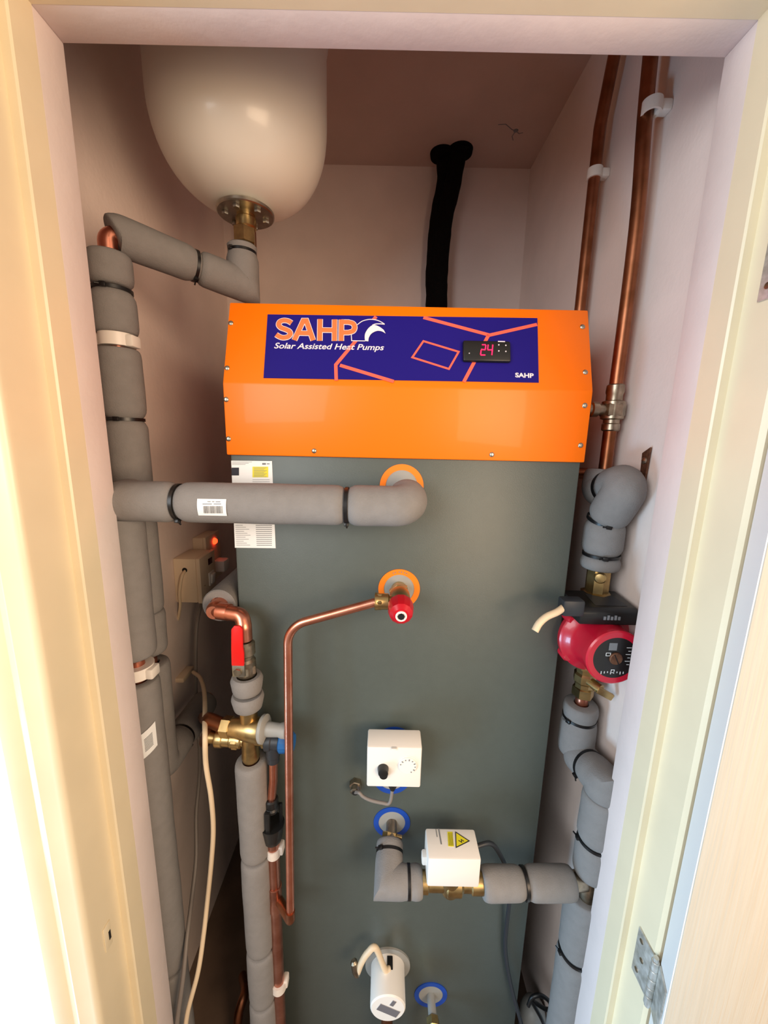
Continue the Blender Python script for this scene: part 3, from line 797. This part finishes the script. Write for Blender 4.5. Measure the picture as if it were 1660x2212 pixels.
# cables
def cable(label, pts, r, m, name='cable', cat='cable', n=10):
    o = MB().sweep(smooth(pts, n), r, 14).build(name, m); return tag(o, label, cat)
cable('cream cable looping down past the grey riser to the floor', [P(418, 1452, .90), P(433, 1465, .83), P(442, 1500, .74), P(443, 1580, .60), P(445, 1650, .595), P(456, 1720, .60), P(461, 1790, .61), P(457, 1860, .615), P(449, 1940, .62), P(440, 2020, .60), P(428, 2100, .58), P(405, 2190, .565), P(398, 2260, .56)], .0045, 'cable')
cable('dull grey cable hanging from the switch box along the left wall', [V((BX-.02, by0+.05, bz0+.004)), P(426, 1350, .93), P(423, 1450, .90), P(426, 1560, .86), P(432, 1630, .82), P(430, 1690, .78), P(424, 1760, .74), P(424, 1850, .70), P(416, 1930, .66), P(405, 2020, .61), P(396, 2110, .575), P(384, 2200, .56), P(380, 2260, .555)], .0042, 'greycable')
cable('short cream cable looping out of the switch box side', [V((XL+.030, by0+.002, bz1-dz*.26)), V((XL+.030, by0-.016, bz1-dz*.36)), V((XL+.022, by0-.018, bz1-dz*.7)), V((XL+.016, by0-.010, bz0-.004)), V((XL-.001, by0+.005, bz0-.05))], .0036, 'cable')
q = PX(400, 1457, XL+.01); tag(MB().box((XL-.002, q.y-.03, q.z-.006), (XL+.022, q.y+.03, q.z+.008), .004).build('cable_clip', 'cream'), 'cream cable clip on the left wall under the switch box', 'cable clip')
# old copper pipe behind, under the vessel
q = P(549, 600, 1.30)
cb = thing('copper_pipe', 'dark copper pipe rising behind the vessel in the back left corner', 'pipe', (q.x, q.y, 0))
MB().cyl((q.x, q.y, 0), (q.x, q.y, ZC), .0112).build('tube', 'oldcopper', cb)
# copper bends by the floor left
cable('dark copper pipe curving near the floor left of the heater', [P(512, 2260, .70), P(516, 2190, .71), P(530, 2140, .74), P(548, 2110, .80) + V((-.03, 0, 0))], .0112, 'oldcopper', 'copper_pipe', 'pipe')

# ------------------------------------------------------------------ refrigerant lines on back wall
rl = thing('refrigerant_line', 'black foam covered line behind the orange hood, left one of the pair', 'pipe', (.165, 1.355, 1.2), 'black lines on the back wall')
rl2 = thing('refrigerant_line', 'black foam covered line behind the orange hood, right one of the pair', 'pipe', (.18, 1.34, 1.2), 'black lines on the back wall')
p = [P(936, 690, 1.355), P(937, 600, 1.355), P(946, 480, 1.355), P(961, 400, 1.35), P(962, 352, 1.345)]; p.append(V((p[-1].x-.01, 1.34, ZC+.02)))
wobble = lambda s: .0255*(1+.02*math.sin(s*60)+.02*math.sin(s*131))
MB().sweep(smooth([V((p[0].x, 1.355, 1.2))]+p, 8), wobble, 24).build('foam_line', 'blackfoam', rl)
p = [P(948, 690, 1.34), P(950, 600, 1.34), P(960, 480, 1.34), P(978, 400, 1.33), P(986, 352, 1.33)]; p.append(V((p[-1].x+.01, 1.325, ZC+.02)))
MB().sweep(smooth([V((p[0].x, 1.34, 1.2))]+p, 8), wobble, 24).build('foam_line', 'blackfoam', rl2)
for xx, yy, rr in ((P(962, 352, 1.345).x-.01, 1.34, rl), (P(986, 352, 1.33).x+.01, 1.325, rl2)):
    MB().lathe((xx, yy, ZC-.014), (0, 0, 1), [(0, .026), (.003, .035), (.0145, .037)], 28).build('ceiling_collar', 'blackfoam', rr)
# plaster crack on the ceiling
q = CAM+ray(1115, 282)*((ZC-CZ)/ray(1115, 282).z)
b = MB(); dn = V((0, 0, -1))
for dxs in ([(-.055, .02), (-.035, .022), (-.012, .004), (0, 0)], [(0, 0), (.012, -.01), (.022, -.006)], [(0, 0), (-.004, -.02), (.004, -.035)]):
    b.ribbon([q+V((a, -c_, .0)) for a, c_ in dxs], .0022, dn, lift=.0006)
b.lathe(q+V((0, 0, .0)), (0, 0, -1), [(0, .007), (.002, .005), (.003, .001)], 9)
tag(b.build('ceiling_crack', 'ink'), 'small hairline crack and scuff in the ceiling near the right wall', 'crack')

# ------------------------------------------------------------------ right side pipes
bxp, byp = .411, .722
zA = P(1302, 1018, byp).z
rb = thing('copper_pipe', 'tall tarnished copper pipe nearest the door on the right wall', 'pipe', (bxp, byp, zA))
MB().sweep(smooth([V((bxp, byp, zA-.01)), V((bxp, byp, 1.6)), V((bxp, byp, 1.9)), V((bxp-.004, byp+.012, 2.1)), V((bxp-.008, byp+.02, ZC+.01))], 6), .0112, 22).build('tube', 'oldcopper', rb)
ax_, ay_ = .412, .896
ra = thing('copper_pipe', 'tall tarnished copper pipe further back on the right wall, kinked near the top', 'pipe', (ax_, ay_, 0))
zk = P(1284, 275, ay_).z
MB().sweep(fillet([V((ax_, ay_, 0)), V((ax_, ay_, zk)), V((ax_, ay_-.028, zk+.10)), V((ax_, ay_-.04, ZC+.01))], .03), .0112, 22).build('tube', 'oldcopper', ra)
for (x_, y_, px, py, lbl) in ((bxp, byp, 1408, 232, 'white pipe clip on the right wall pipe nearest the door'), (ax_, ay_, 1288, 376, 'white pipe clip on the right wall pipe further back')):
    z = P(px, py, y_).z
    q = thing('pipe_clip', lbl, 'pipe clip', (x_, y_, z-.01), 'white clips on the right wall pipes')
    MB().ring((x_, y_, z-.009), (0, 0, 1), .0145, .0113, .018, 28).build('collar', 'white', q)
    MB().box((x_+.006, y_-.009, z-.008), (XR, y_+.009, z+.008), .003).build('spacer', 'white', q)
# tee valve on nearer pipe
z5 = P(1318, 885, byp).z
tv = thing('isolating_valve', 'tarnished metal tee valve on the right wall pipe beside the orange hood', 'valve', (bxp, byp, z5-.03))
b = MB().lathe((bxp, byp, z5-.038), (0, 0, 1), [(0, .0125), (.002, .015), (.012, .015), (.014, .0135), (.020, .0135), (.022, .019), (.052, .019), (.054, .0135), (.064, .0135), (.068, .015), (.080, .0145), (.082, .012)], 24)
b.hexn((bxp, byp, z5-.012), (0, 0, 1), .022, .0215)
b.build('valve_body', 'nickel', tv)
b = MB().lathe((bxp-.01, byp, z5), (-1, 0.05, 0), [(0, .010), (.016, .010), (.018, .0135), (.028, .0135), (.03, .010), (.05, .0085)], 20); b.build('side_spindle', 'nickel', tv)
b = MB().sweep(smooth([V((bxp-.05, byp, z5)), V((.365, byp+.01, z5-.004)), V((.352, byp+.03, z5-.03)), V((.352, byp+.05, z5-.07))], 6), .005, 14); b.build('side_tube', 'oldcopper', tv)
# insulated offset to pump
PXp, PYp = .393, .668
g0 = V((bxp, byp, zA)); g1 = V((bxp-.004, byp-.008, zA-.018)); g2 = P(1362, 1048, .625)
g2 = V((min(g2.x, XR-.036), .625, g2.z+.006)); g3 = V((PXp, PYp, P(1290, 1122, PYp).z)); g4 = V((PXp, PYp, P(1285, 1226, PYp).z))
insulated('bulky grey insulated bend above the red pump', [V((bxp, byp, zA)), V((bxp-.006, byp-.004, zA-.035)), g2, g3, g4], .0335,
          [(V((bxp, byp, zA)), g1.lerp(g2, .25)), (g1.lerp(g2, .30), g3), (g3+V((0, 0, -.003)), V((PXp, PYp, P(1287, 1196, PYp).z))), (V((PXp, PYp, P(1287, 1198, PYp).z)), g4)],
          [(g1.lerp(g2, .28), (-1, -.2, -1)), (g3, (-.3, -1, 0)), (V((PXp, PYp, P(1287, 1197, PYp).z)), (-.3, -1, 0))], fr=[0, .01, .012, .0, 0], rc=.0115, hole=.0135, pinch=.004, loc=tuple(g4))
cable('horizontal copper pipe passing behind the grey bend beside the heater', [V((.345, .82, zA-.01)), V((.36, .80, zA-.01)), V((.40, .79, zA-.01)), V((.425, .79, zA-.01)), V((XR, .79, zA-.01))], .0112, 'oldcopper', 'copper_pipe', 'pipe')
# wall bracket
q = PX(1393, 1005, XR-.002)
bk = thing('wall_bracket', 'rusty steel bracket screwed to the right wall beside the grey bend', 'bracket', (XR, q.y, q.z-.03))
MB().prism([q+V((0, -.012, .03)), q+V((0, .006, .02)), q+V((0, .004, -.012)), q+V((0, .022, -.03)), q+V((0, -.010, -.035))], (-.003, 0, 0)).build('plate', 'rust', bk)
MB().lathe(q+V((-.003, -.003, .008)), (-1, 0, 0), [(0, .006), (.002, .0055), (.004, .002)], 16).build('screw', 'zinc', bk)

# pump
pz = CZ-.345
def zp(y, px=1285): return P(px, y, PYp).z
pu = thing('circulation_pump', 'red circulation pump with black control box on the right of the heater', 'pump', (PXp, PYp, pz-.08))
mx = .383
b = MB().lathe((mx, .672, pz), (0, -1, 0), [(0, .030), (.004, .042), (.014, .052), (.022, .060), (.028, .0635), (.036, .0635), (.040, .060), (.046, .050), (.056, .046), (.082, .046), (.090, .0475), (.097, .0475), (.099, .045), (.0985, .037)], 48)
b.build('motor_housing', 'pumpred', pu, 40)
b = MB().lathe((PXp, PYp, pz-.062), (0, 0, 1), [(0, .020), (.010, .024), (.03, .034), (.062, .038), (.09, .034), (.112, .024), (.124, .020)], 32)
for s_ in (-1, 1):
    b.lathe((mx-.046*1, .655, pz+.036*s_), (0, -1, 0), [(0, .009), (.02, .009), (.024, .006)], 16)
b.build('volute', 'pumpred', pu, 40)
fpz = .672-.0985
dsc = MB().lathe((mx, fpz+.003, pz), (0, -1, 0), [(0, .0372), (.0015, .0372), (.003, .036), (.0032, .012)], 48).build('speed_plate', 'black', pu)
MB().lathe((mx, fpz, pz), (0, -1, 0), [(0, .0105), (.003, .0105), (.004, .0095), (.0036, .008)], 28).build('vent_screw', 'rust', dsc)
b = MB(); b.box((mx-.0095, fpz-.0046, pz-.0007), (mx+.0095, fpz-.0038, pz+.0007), 0, rot=Matrix.Rotation(1.1, 3, 'Y')); b.build('screw_slot', 'dark', dsc)
b = MB(); yq = fpz-.0004
for k in range(8): b.ribbon([V((mx-.02+k*.0052, yq, pz-.024)), V((mx-.02+k*.0052, yq, pz-.029+(k % 3)*.0012))], .0012, fn)
for k in range(6): b.ribbon([V((mx+.016+.0035*(k % 2), yq, pz+.019-k*.006)), V((mx+.024, yq, pz+.019-k*.006))], .0009, fn)
b.ribbon([V((mx-.004, yq, pz-.021)), V((mx+.001, yq, pz-.021)), V((mx+.001, yq, pz-.026)), V((mx-.004, yq, pz-.026))], .0009, fn, closed=True)
b.ribbon([V((mx-.016, yq, pz+.004)), V((mx-.009, yq, pz+.004)), V((mx-.009, yq, pz+.009)), V((mx-.016, yq, pz+.009))], .0009, fn, closed=True)
b.build('speed_marks', 'paper', dsc)
b = MB(); b.box((mx-.013, yq-.0006, pz+.014), (mx, yq, pz+.027)); b.build('rating_patch', 'ink', dsc)
# control box
b = MB(); zb0 = CZ-.300; zb1 = CZ-.272
b.prism([V((.331, .598, zb0)), V((.331, .598, zb1-.006)), V((.331, .606, zb1)), V((.331, .672, zb1+.004)), V((.331, .678, zb0))], (.099, 0, 0), .003)
bo = b.build('control_box', 'black', pu, 30)
b = MB(); b.add([V((.362, .612, zb1+.0008)), V((.418, .612, zb1+.0008)), V((.41, .655, zb1+.0036)), V((.366, .655, zb1+.0036))], [(0, 1, 2, 3)]); b.build('box_window', 'navy', bo)
b = MB()
for k in range(5): b.box((.37+k*.006, .5965, zb0+.010), (.3735+k*.006, .5978, zb0+.016+(k % 2)*.002), 0)
b.build('box_marks', 'ink', bo)
g = P(1233, 1308, .60)
MB().box(g+V((-.016, -.010, -.016)), g+V((.020, .014, .012)), .004).build('cable_gland', 'navy', pu)
cc_ = [g+V((-.010, -.001, -.002)), P(1204, 1322, .592), P(1182, 1332, .588), P(1166, 1346, .584), P(1156, 1363, .58)]
MB().sweep(smooth(cc_, 6), .0058, 16).build('cut_cable', 'cable', pu)
# pump unions (brass)
zt0, zt1 = pz+.055, g4.z+.004
uv = thing('pump_valve', 'brass valve between the grey bend and the top of the red pump', 'valve', (PXp, PYp, zt0))
b = MB().lathe((PXp, PYp, zt0), (0, 0, 1), [(0, .020), (.004, .027), (.020, .027), (.023, .020), (zt1-zt0, .020)], 8)
b.lathe((PXp-.004, PYp-.012, zt1-.016), (-.5, -1, 0), [(0, .010), (.012, .010), (.014, .008), (.015, .003)], 16)
b.build('union_body', 'brass', uv, 25)
zt2_, zt3 = pz-.055, zp(1500, 1250)
lv = thing('pump_valve', 'brass valve with side lever below the red pump', 'valve', (PXp, PYp, zt3))
b = MB().lathe((PXp, PYp, zt2_), (0, 0, -1), [(0, .020), (.003, .0265), (.018, .0265), (.021, .018), (.032, .0165), (.036, .020), (.05, .020), (.054, .0165), (zt2_-zt3, .0165)], 8)
b.hexn((PXp, PYp, zt3-.002), (0, 0, 1), .02, .0195)
b.build('union_body', 'brass', lv, 25)
b = MB().cyl((PXp, PYp-.01, zt2_-.043), (PXp+.012, PYp-.035, zt2_-.045), .009); b.box((PXp+.002, PYp-.040, zt2_-.058), (PXp+.036, PYp-.032, zt2_-.045), .002, rot=Matrix.Rotation(.5, 3, 'Y'))
b.build('lever', 'brass', lv)
# pipe below the pump, offset forward, then riser
w0 = V((PXp, PYp, zp(1518, 1245))); w1 = V((PXp, PYp, P(1243, 1622, PYp).z)); w2 = V((.404, .585, P(1305, 1690, .585).z))
LXr, LYr = .404, .585
ztee = CZ-.815
w3 = V((LXr, LYr, ztee+.022))
dd = (w2-w1)
insulated('grey insulated pipe zigzagging below the red pump down beside the right jamb', [w0, w1, w2, w3], .0325,
          [(w0, w1.lerp(w2, .02)), (w1.lerp(w2, .06), w2+V((0, 0, -.022))), (w2+V((0, 0, -.025)), V((LXr, LYr, P(1285, 1812, LYr).z))), (V((LXr, LYr, P(1285, 1814, LYr).z)), w3)],
          [(w0+V((0, 0, -.032)), (-1, -.5, 0)), (w1.lerp(w2, .5), (-1, -.2, -.6)), (V((LXr, LYr, P(1285, 1813, LYr).z)), (-1, .1, 0.2))], fr=0, rc=.0115, hole=.0135, ext=(.03, .03), pinch=.003)
# lower right riser
zz_ = P(1250, 2060, LYr).z
insulated('grey insulated pipe running to the floor below the right hand tee', [V((LXr-.002, LYr+.005, ztee-.035)), V((LXr-.002, LYr+.005, .03))], .034,
          [(V((LXr-.002, LYr+.005, ztee-.035)), V((LXr-.002, LYr+.005, zz_))), (V((LXr-.002, LYr+.005, zz_-.003)), V((LXr-.002, LYr+.005, .05)))],
          [(V((LXr-.002, LYr+.005, zz_)), (-1, -.1, 0))], fr=0, rc=.0115, hole=.0135, ext=(.03, 0), pinch=.003)
# ------------------------------------------------------------------ zone valve line
vy = .575; vzv = CZ-.812
c0 = V((pD.x-.004, .632, vzv+.02)); c1 = V((pD.x-.006, vy, vzv)); cE = V((LXr-.035, vy+.004, vzv))
a1 = P(912, 1905, vy).x; a2 = P(1042, 1905, vy).x
ip, _ = insulated('short grey insulated elbow joining the lower blue ringed port to the white valve box', [c0, c1, V((a1, vy, vzv))], .027,
          [(c0, V((a1, vy, vzv)))], [(c0.lerp(c1, .35), (-.8, 0, 1)), (V((P(880, 1905, vy).x, vy, vzv)), (0, -.3, -1))], fr=0, rc=.0115, hole=.0135, ext=(0, .015), pinch=.002)
insulated('grey insulated pipe from the white valve box across to the right hand riser', [V((a2, vy, vzv)), cE], .0275,
          [(V((a2, vy, vzv)), V((P(1133, 1905, vy).x, vy, vzv))), (V((P(1134, 1905, vy).x, vy, vzv)), cE)], [(V((P(1133, 1905, vy).x, vy, vzv)), (0.1, -.2, -1))], fr=0, rc=.0115, hole=.0135, ext=(.012, .02), pinch=.003)
st2 = thing('port_connector', 'brass and copper connector leading out of the lower blue ringed port', 'pipe fitting', (pD.x, .64, pD.z-.02))
b = MB().sweep([pD+V((0, .002, 0)), c0+V((.002, -.004, .004))], .011, 20); b.build('tube', 'nickel', st2)
e0 = pD.lerp(c0, .55)
b = MB().hexn(e0+V((0, 0, .0)), c0-pD, .014, .0165); b.cyl(e0+V((.0, -.006, 0)), e0+V((.022, -.008, -.002)), .004); b.build('nut', 'brass', st2)
tee = thing('pipe_tee', 'metal tee joining the level pipe to the right hand riser', 'pipe fitting', (LXr, LYr, ztee-.04))
MB().lathe((LXr, LYr, ztee-.04), (0, 0, 1), [(0, .014), (.002, .0165), (.066, .0165), (.068, .014)], 20).lathe((LXr-.04, vy+.006, vzv), (1, 0.1, 0), [(0, .0165), (.03, .0165)], 20).build('tee_body', 'nickel', tee)
hb = .0468; hc = P(982, 1880, .55).x
zv = thing('zone_valve', 'white motorised valve box with yellow warning triangle on its lid', 'valve', (hc, .578, vzv-.03))
zt9, zb9 = CZ-.727, CZ-.7895
MB().box((hc-hb, .551, zb9), (hc+hb, .606, zt9), .0035).build('actuator_cover', 'white', zv)
MB().box((hc-hb-.008, .572, zt9-.045), (hc-hb+.004, .588, zt9-.025), .003).build('lever_tab', 'white', zv)
b = MB().lathe((a1-.004, vy, vzv), (1, 0, 0), [(0, .0135), (.002, .018), (.014, .018), (.016, .015), (.045, .015), (.05, .0215), (.075, .0215), (.08, .015), (a2-a1-.018, .015), (a2-a1-.016, .018), (a2-a1+.004, .018), (a2-a1+.006, .0135)], 24)
b.lathe((hc, vy, vzv-.026), (0, 0, 1), [(0, .009), (.002, .0125), (.008, .0165), (.02, .020), (.045, .020)], 28)
b.build('valve_body', 'brass', zv)
up = V((0, 0, 1)); zl9 = zt9+.0002
def lid(px, py): 
    r = ray(px, py); return CAM+r*((zl9-CZ)/r.z)
tri = MB(); T = [lid(985, 1798), lid(1014, 1817), lid(986, 1831)]
tri.prism(T, up*.0004); to = tri.build('warning_triangle', 'yellow', zv)
b = MB(); b.ribbon([q+up*.0004 for q in T], .0016, up, h=.0002, closed=True)
b.ribbon([lid(1003, 1818)+up*.0004, lid(997, 1814)+up*.0004, lid(998, 1820)+up*.0004, lid(991, 1816)+up*.0004], .0014, up, h=.0002); b.build('warning_border', 'inkdark', to)
b = MB(); b.prism([lid(967, 1797), lid(978, 1797), lid(981, 1829), lid(969, 1828)], up*.0004); bo = b.build('yellow_strip', 'yellow', zv)
b = MB()
for k in range(4): b.ribbon([lid(969.5+k*2.6, 1799)+up*.0004, lid(971.5+k*2.6, 1827)+up*.0004], .0006, up, h=.0002)
b.build('strip_lines', 'inkdark', bo)
b = MB()
for (x, y0, y1, w) in ((948, 1790, 1824, .0022), (942, 1791, 1808, .0014)): b.ribbon([lid(x, y0), lid(x+(6 if x > 945 else 3), y1)], w, up, h=.0003)
b.build('lettering', 'ink', zv)
cable('dark cable sagging from the white valve box behind the level pipe', [V((hc+hb-.002, .590, zt9-.022)), P(1060, 1822, .60), P(1080, 1845, .61), P(1095, 1880, .62), P(1102, 1930, .635), P(1096, 1990, .645), P(1092, 2040, .648), P(1097, 2090, .645), P(1110, 2150, .64), P(1128, 2215, .63)], .0042, 'navy')

# ------------------------------------------------------------------ thermostat
thx0, thx1 = P(793, 1650, .59).x, P(911, 1650, .59).x
tz0 = CZ-.621; tz1 = CZ-.538
th = thing('cylinder_thermostat', 'square white thermostat with dial and black knob on the heater front', 'thermostat', ((thx0+thx1)/2, .62, tz0))
b = MB(); b.prism([V((thx0, .590, tz0)), V((thx0, .590, tz1)), V((thx0, .630, tz1+.004)), V((thx0, .634, tz0))], (thx1-thx0, 0, 0), .003); b.build('cover', 'white', th, 30)
MB().cyl(((thx0+thx1)/2, .63, (tz0+tz1)/2), ((thx0+thx1)/2, .6555, (tz0+tz1)/2), .022).build('stem', 'nickel', th)
MB().box(((thx0+thx1)/2-.006, .586, tz1-.003), ((thx0+thx1)/2+.004, .592, tz1+.0005), .001).build('catch', 'white', th)
q = P(881, 1652, .59)
dl = MB().lathe(q+V((0, .001, 0)), (0, -1, 0), [(0, .0185), (.0015, .0185), (.002, .0165), (.0035, .0165), (.0045, .0155), (.0048, .009)], 40).build('dial', 'white', th)
b = MB()
for k in range(9):
    a = math.radians(-60+k*28); c_ = q+V((math.cos(a)*.0132, -.0040, math.sin(a)*.0132)); t = V((-math.sin(a), 0, math.cos(a)))
    b.ribbon([c_-t*.0009, c_+t*.0009], .0032 if k % 2 else .002, fn)
b.build('dial_marks', 'ink', dl)
q = P(828, 1662, .59)
b = MB().lathe(q+V((0, .001, .002)), (0, -1, 0), [(0, .0100), (.003, .010), (.012, .0085), (.013, .006)], 28); b.lathe(q+V((.001, .0005, -.007)), (0, -1, 0), [(0, .0085), (.003, .0085), (.008, .007)], 24); b.build('knob', 'black', th)
q = P(848, 1716, .612)
b = MB().lathe(V((q.x, .612, tz0+.002)), (0, 0, -1), [(0, .0075), (.008, .0085), (.020, .0085), (.026, .006), (.030, .0045)], 20); b.build('cable_gland', 'black', th)
gl_ = tank(769, 1690)
cg = thing('sensor_cable', 'grey sensor lead curling from the thermostat to a small metal gland', 'cable', tuple(gl_))
b = MB().hexn(gl_+V((0, .001, 0)), (0, -1, -.0), .014, .0125); b.lathe(gl_+V((0, -.012, 0)), (0, -1, -.2), [(0, .0095), (.008, .0095), (.010, .006)], 20); b.build('gland_nut', 'nickel', cg)
MB().lathe(gl_+V((0, -.0215, -.002)), (0, -1, -.2), [(0, .006), (.0015, .0055)], 16).build('gland_hole', 'dark', cg)
pts = [gl_+V((0, -.020, -.002)), P(776, 1712, .625), P(784, 1720, .622), P(800, 1728, .618), P(825, 1734, .615), P(842, 1734, .613), V((q.x, .612, tz0-.027))]
MB().sweep(smooth(pts, 8), .0032, 12).build('lead', 'greycable', cg)

# ------------------------------------------------------------------ immersion heater
iz = tank(838, 2082).z; ix = tank(838, 2082).x
im = thing('immersion_heater', 'white cylindrical immersion heater cap near the foot of the heater', 'immersion heater', (ix, .62, iz-.04))
MB().ring((ix, TY+.001, iz), (0, -1, 0), .050, .030, .005).build('flange', 'portgrey', im)
MB().lathe((ix, TY-.004, iz), (0, -1, 0), [(0, .037), (.058, .037), (.063, .0365), (.0655, .034), (.066, .02)], 48).build('cap', 'white', im)
fy9 = TY-.0702
b = MB(); Rr = Matrix.Rotation(math.radians(28), 3, 'Y'); 
b.box((ix-.022, fy9-.0006, iz-.012), (ix+.024, fy9+.0004, iz+.006), 0, rot=Rr); b.box((ix+.006, fy9-.0006, iz+.010), (ix+.014, fy9+.0004, iz+.024), 0, rot=Rr); b.build('foil_label', 'foil', im)
MB().box((ix-.002, TY-.030, iz+.034), (ix+.010, TY-.008, iz+.0385), .001).build('cable_slot', 'dark', im)
pts = [V((ix+.002, TY-.028, iz+.034)), V((ix-.008, TY-.032, iz+.043)), P(812, 2048, .622), P(795, 2058, .62), P(782, 2078, .618), P(774, 2098, .618)]
MB().sweep(smooth(pts, 8), lambda s: .0062 if s < .10 else .0062, 16).build('lead', 'cable', im)
q = P(772, 2100, .618); MB().lathe(q+V((0, 0, -.006)), (-.25, .1, 1), [(0, .007), (.01, .009), (.03, .0075), (.034, .004)], 12).build('lead_end', 'nickel', im)
cable('copper stub standing under the immersion heater cap', [V((ix, .61, iz-.041)), V((ix, .61, iz-.09)), V((ix, .61, iz-.2)), V((ix, .61, .02))], .0125, 'oldcopper', 'copper_pipe', 'pipe')
# drain cock
dc = thing('drain_cock', 'brass drain cock on the lowest blue ringed port', 'valve', (pF.x, .62, pF.z-.03))
MB().lathe(pF, (0, -1, 0), [(0, .009), (.04, .009)], 20).build('spigot', 'portgrey', dc)
b = MB().hexn(pF+V((0, -.036, 0)), (0, -1, 0), .016, .0145); b.cyl(pF+V((0, -.05, 0)), pF+V((0, -.075, -.01)), .0095); b.cyl(pF+V((0, -.06, -.004)), pF+V((0, -.062, -.05)), .008); b.build('cock_body', 'brass', dc)
# bottom right: grey plug housing & black loop
q = P(1135, 2185, .70)
pb = thing('pipe_coupling', 'grey rounded coupling low down between the heater and the right wall', 'pipe fitting', tuple(q+V((0, 0, -.06))))
b = MB().lathe(q+V((.03, 0.02, -.10)), (0, 0, 1), [(0, .03), (.06, .031), (.078, .026), (.088, .014), (.09, 0)], 28); b.lathe(q+V((.046, -.01, -.06)), (.5, -.8, .3), [(0, .011), (.03, .011), (.032, .008)], 18)
b.build('coupling_body', 'portgrey', pb)
lp = [P(x, y, .66) for x, y in ((1142, 2172), (1150, 2155), (1168, 2150), (1186, 2162), (1190, 2178), (1180, 2180), (1160, 2168), (1148, 2160))]
cable('loop of black cable near the floor at the right hand pipe', lp+[P(1170, 2200, .66), P(1182, 2230, .67)], .0042, 'black')

# ------------------------------------------------------------------ lights
def area(name, loc, target, sx, sy, power, col):
    l = bpy.data.lights.new(name, 'AREA'); l.shape = 'RECTANGLE'; l.size = sx; l.size_y = sy; l.energy = power; l.color = col
    o = bpy.data.objects.new(name, l); COL.objects.link(o); o.location = loc
    o.rotation_euler = (V(target)-V(loc)).to_track_quat('-Z', 'Y').to_euler(); return o
area('daylight_window', (-1.05, -.85, 1.85), (.25, .6, 1.4), 1.0, 1.0, 23, (.93, .97, 1.0))
area('room_bounce', (.95, -.75, 1.6), (-.45, .75, 1.5), .9, 1.0, 30, (1.0, .72, .48))
area('low_sky_light', (-1.2, .12, .40), (.40, .50, .25), .6, .6, 30, (.42, .72, 1.0))
w = bpy.data.worlds.new('world'); S.world = w; w.use_nodes = True
w.node_tree.nodes['Background'].inputs[0].default_value = (1.0, .90, .80, 1); w.node_tree.nodes['Background'].inputs[1].default_value = .45
S.view_settings.view_transform = 'Standard'; S.view_settings.look = 'None'; S.view_settings.gamma = 1; S.view_settings.exposure = .0
for o in bpy.data.objects:
    if '_loc' in o: del o['_loc']
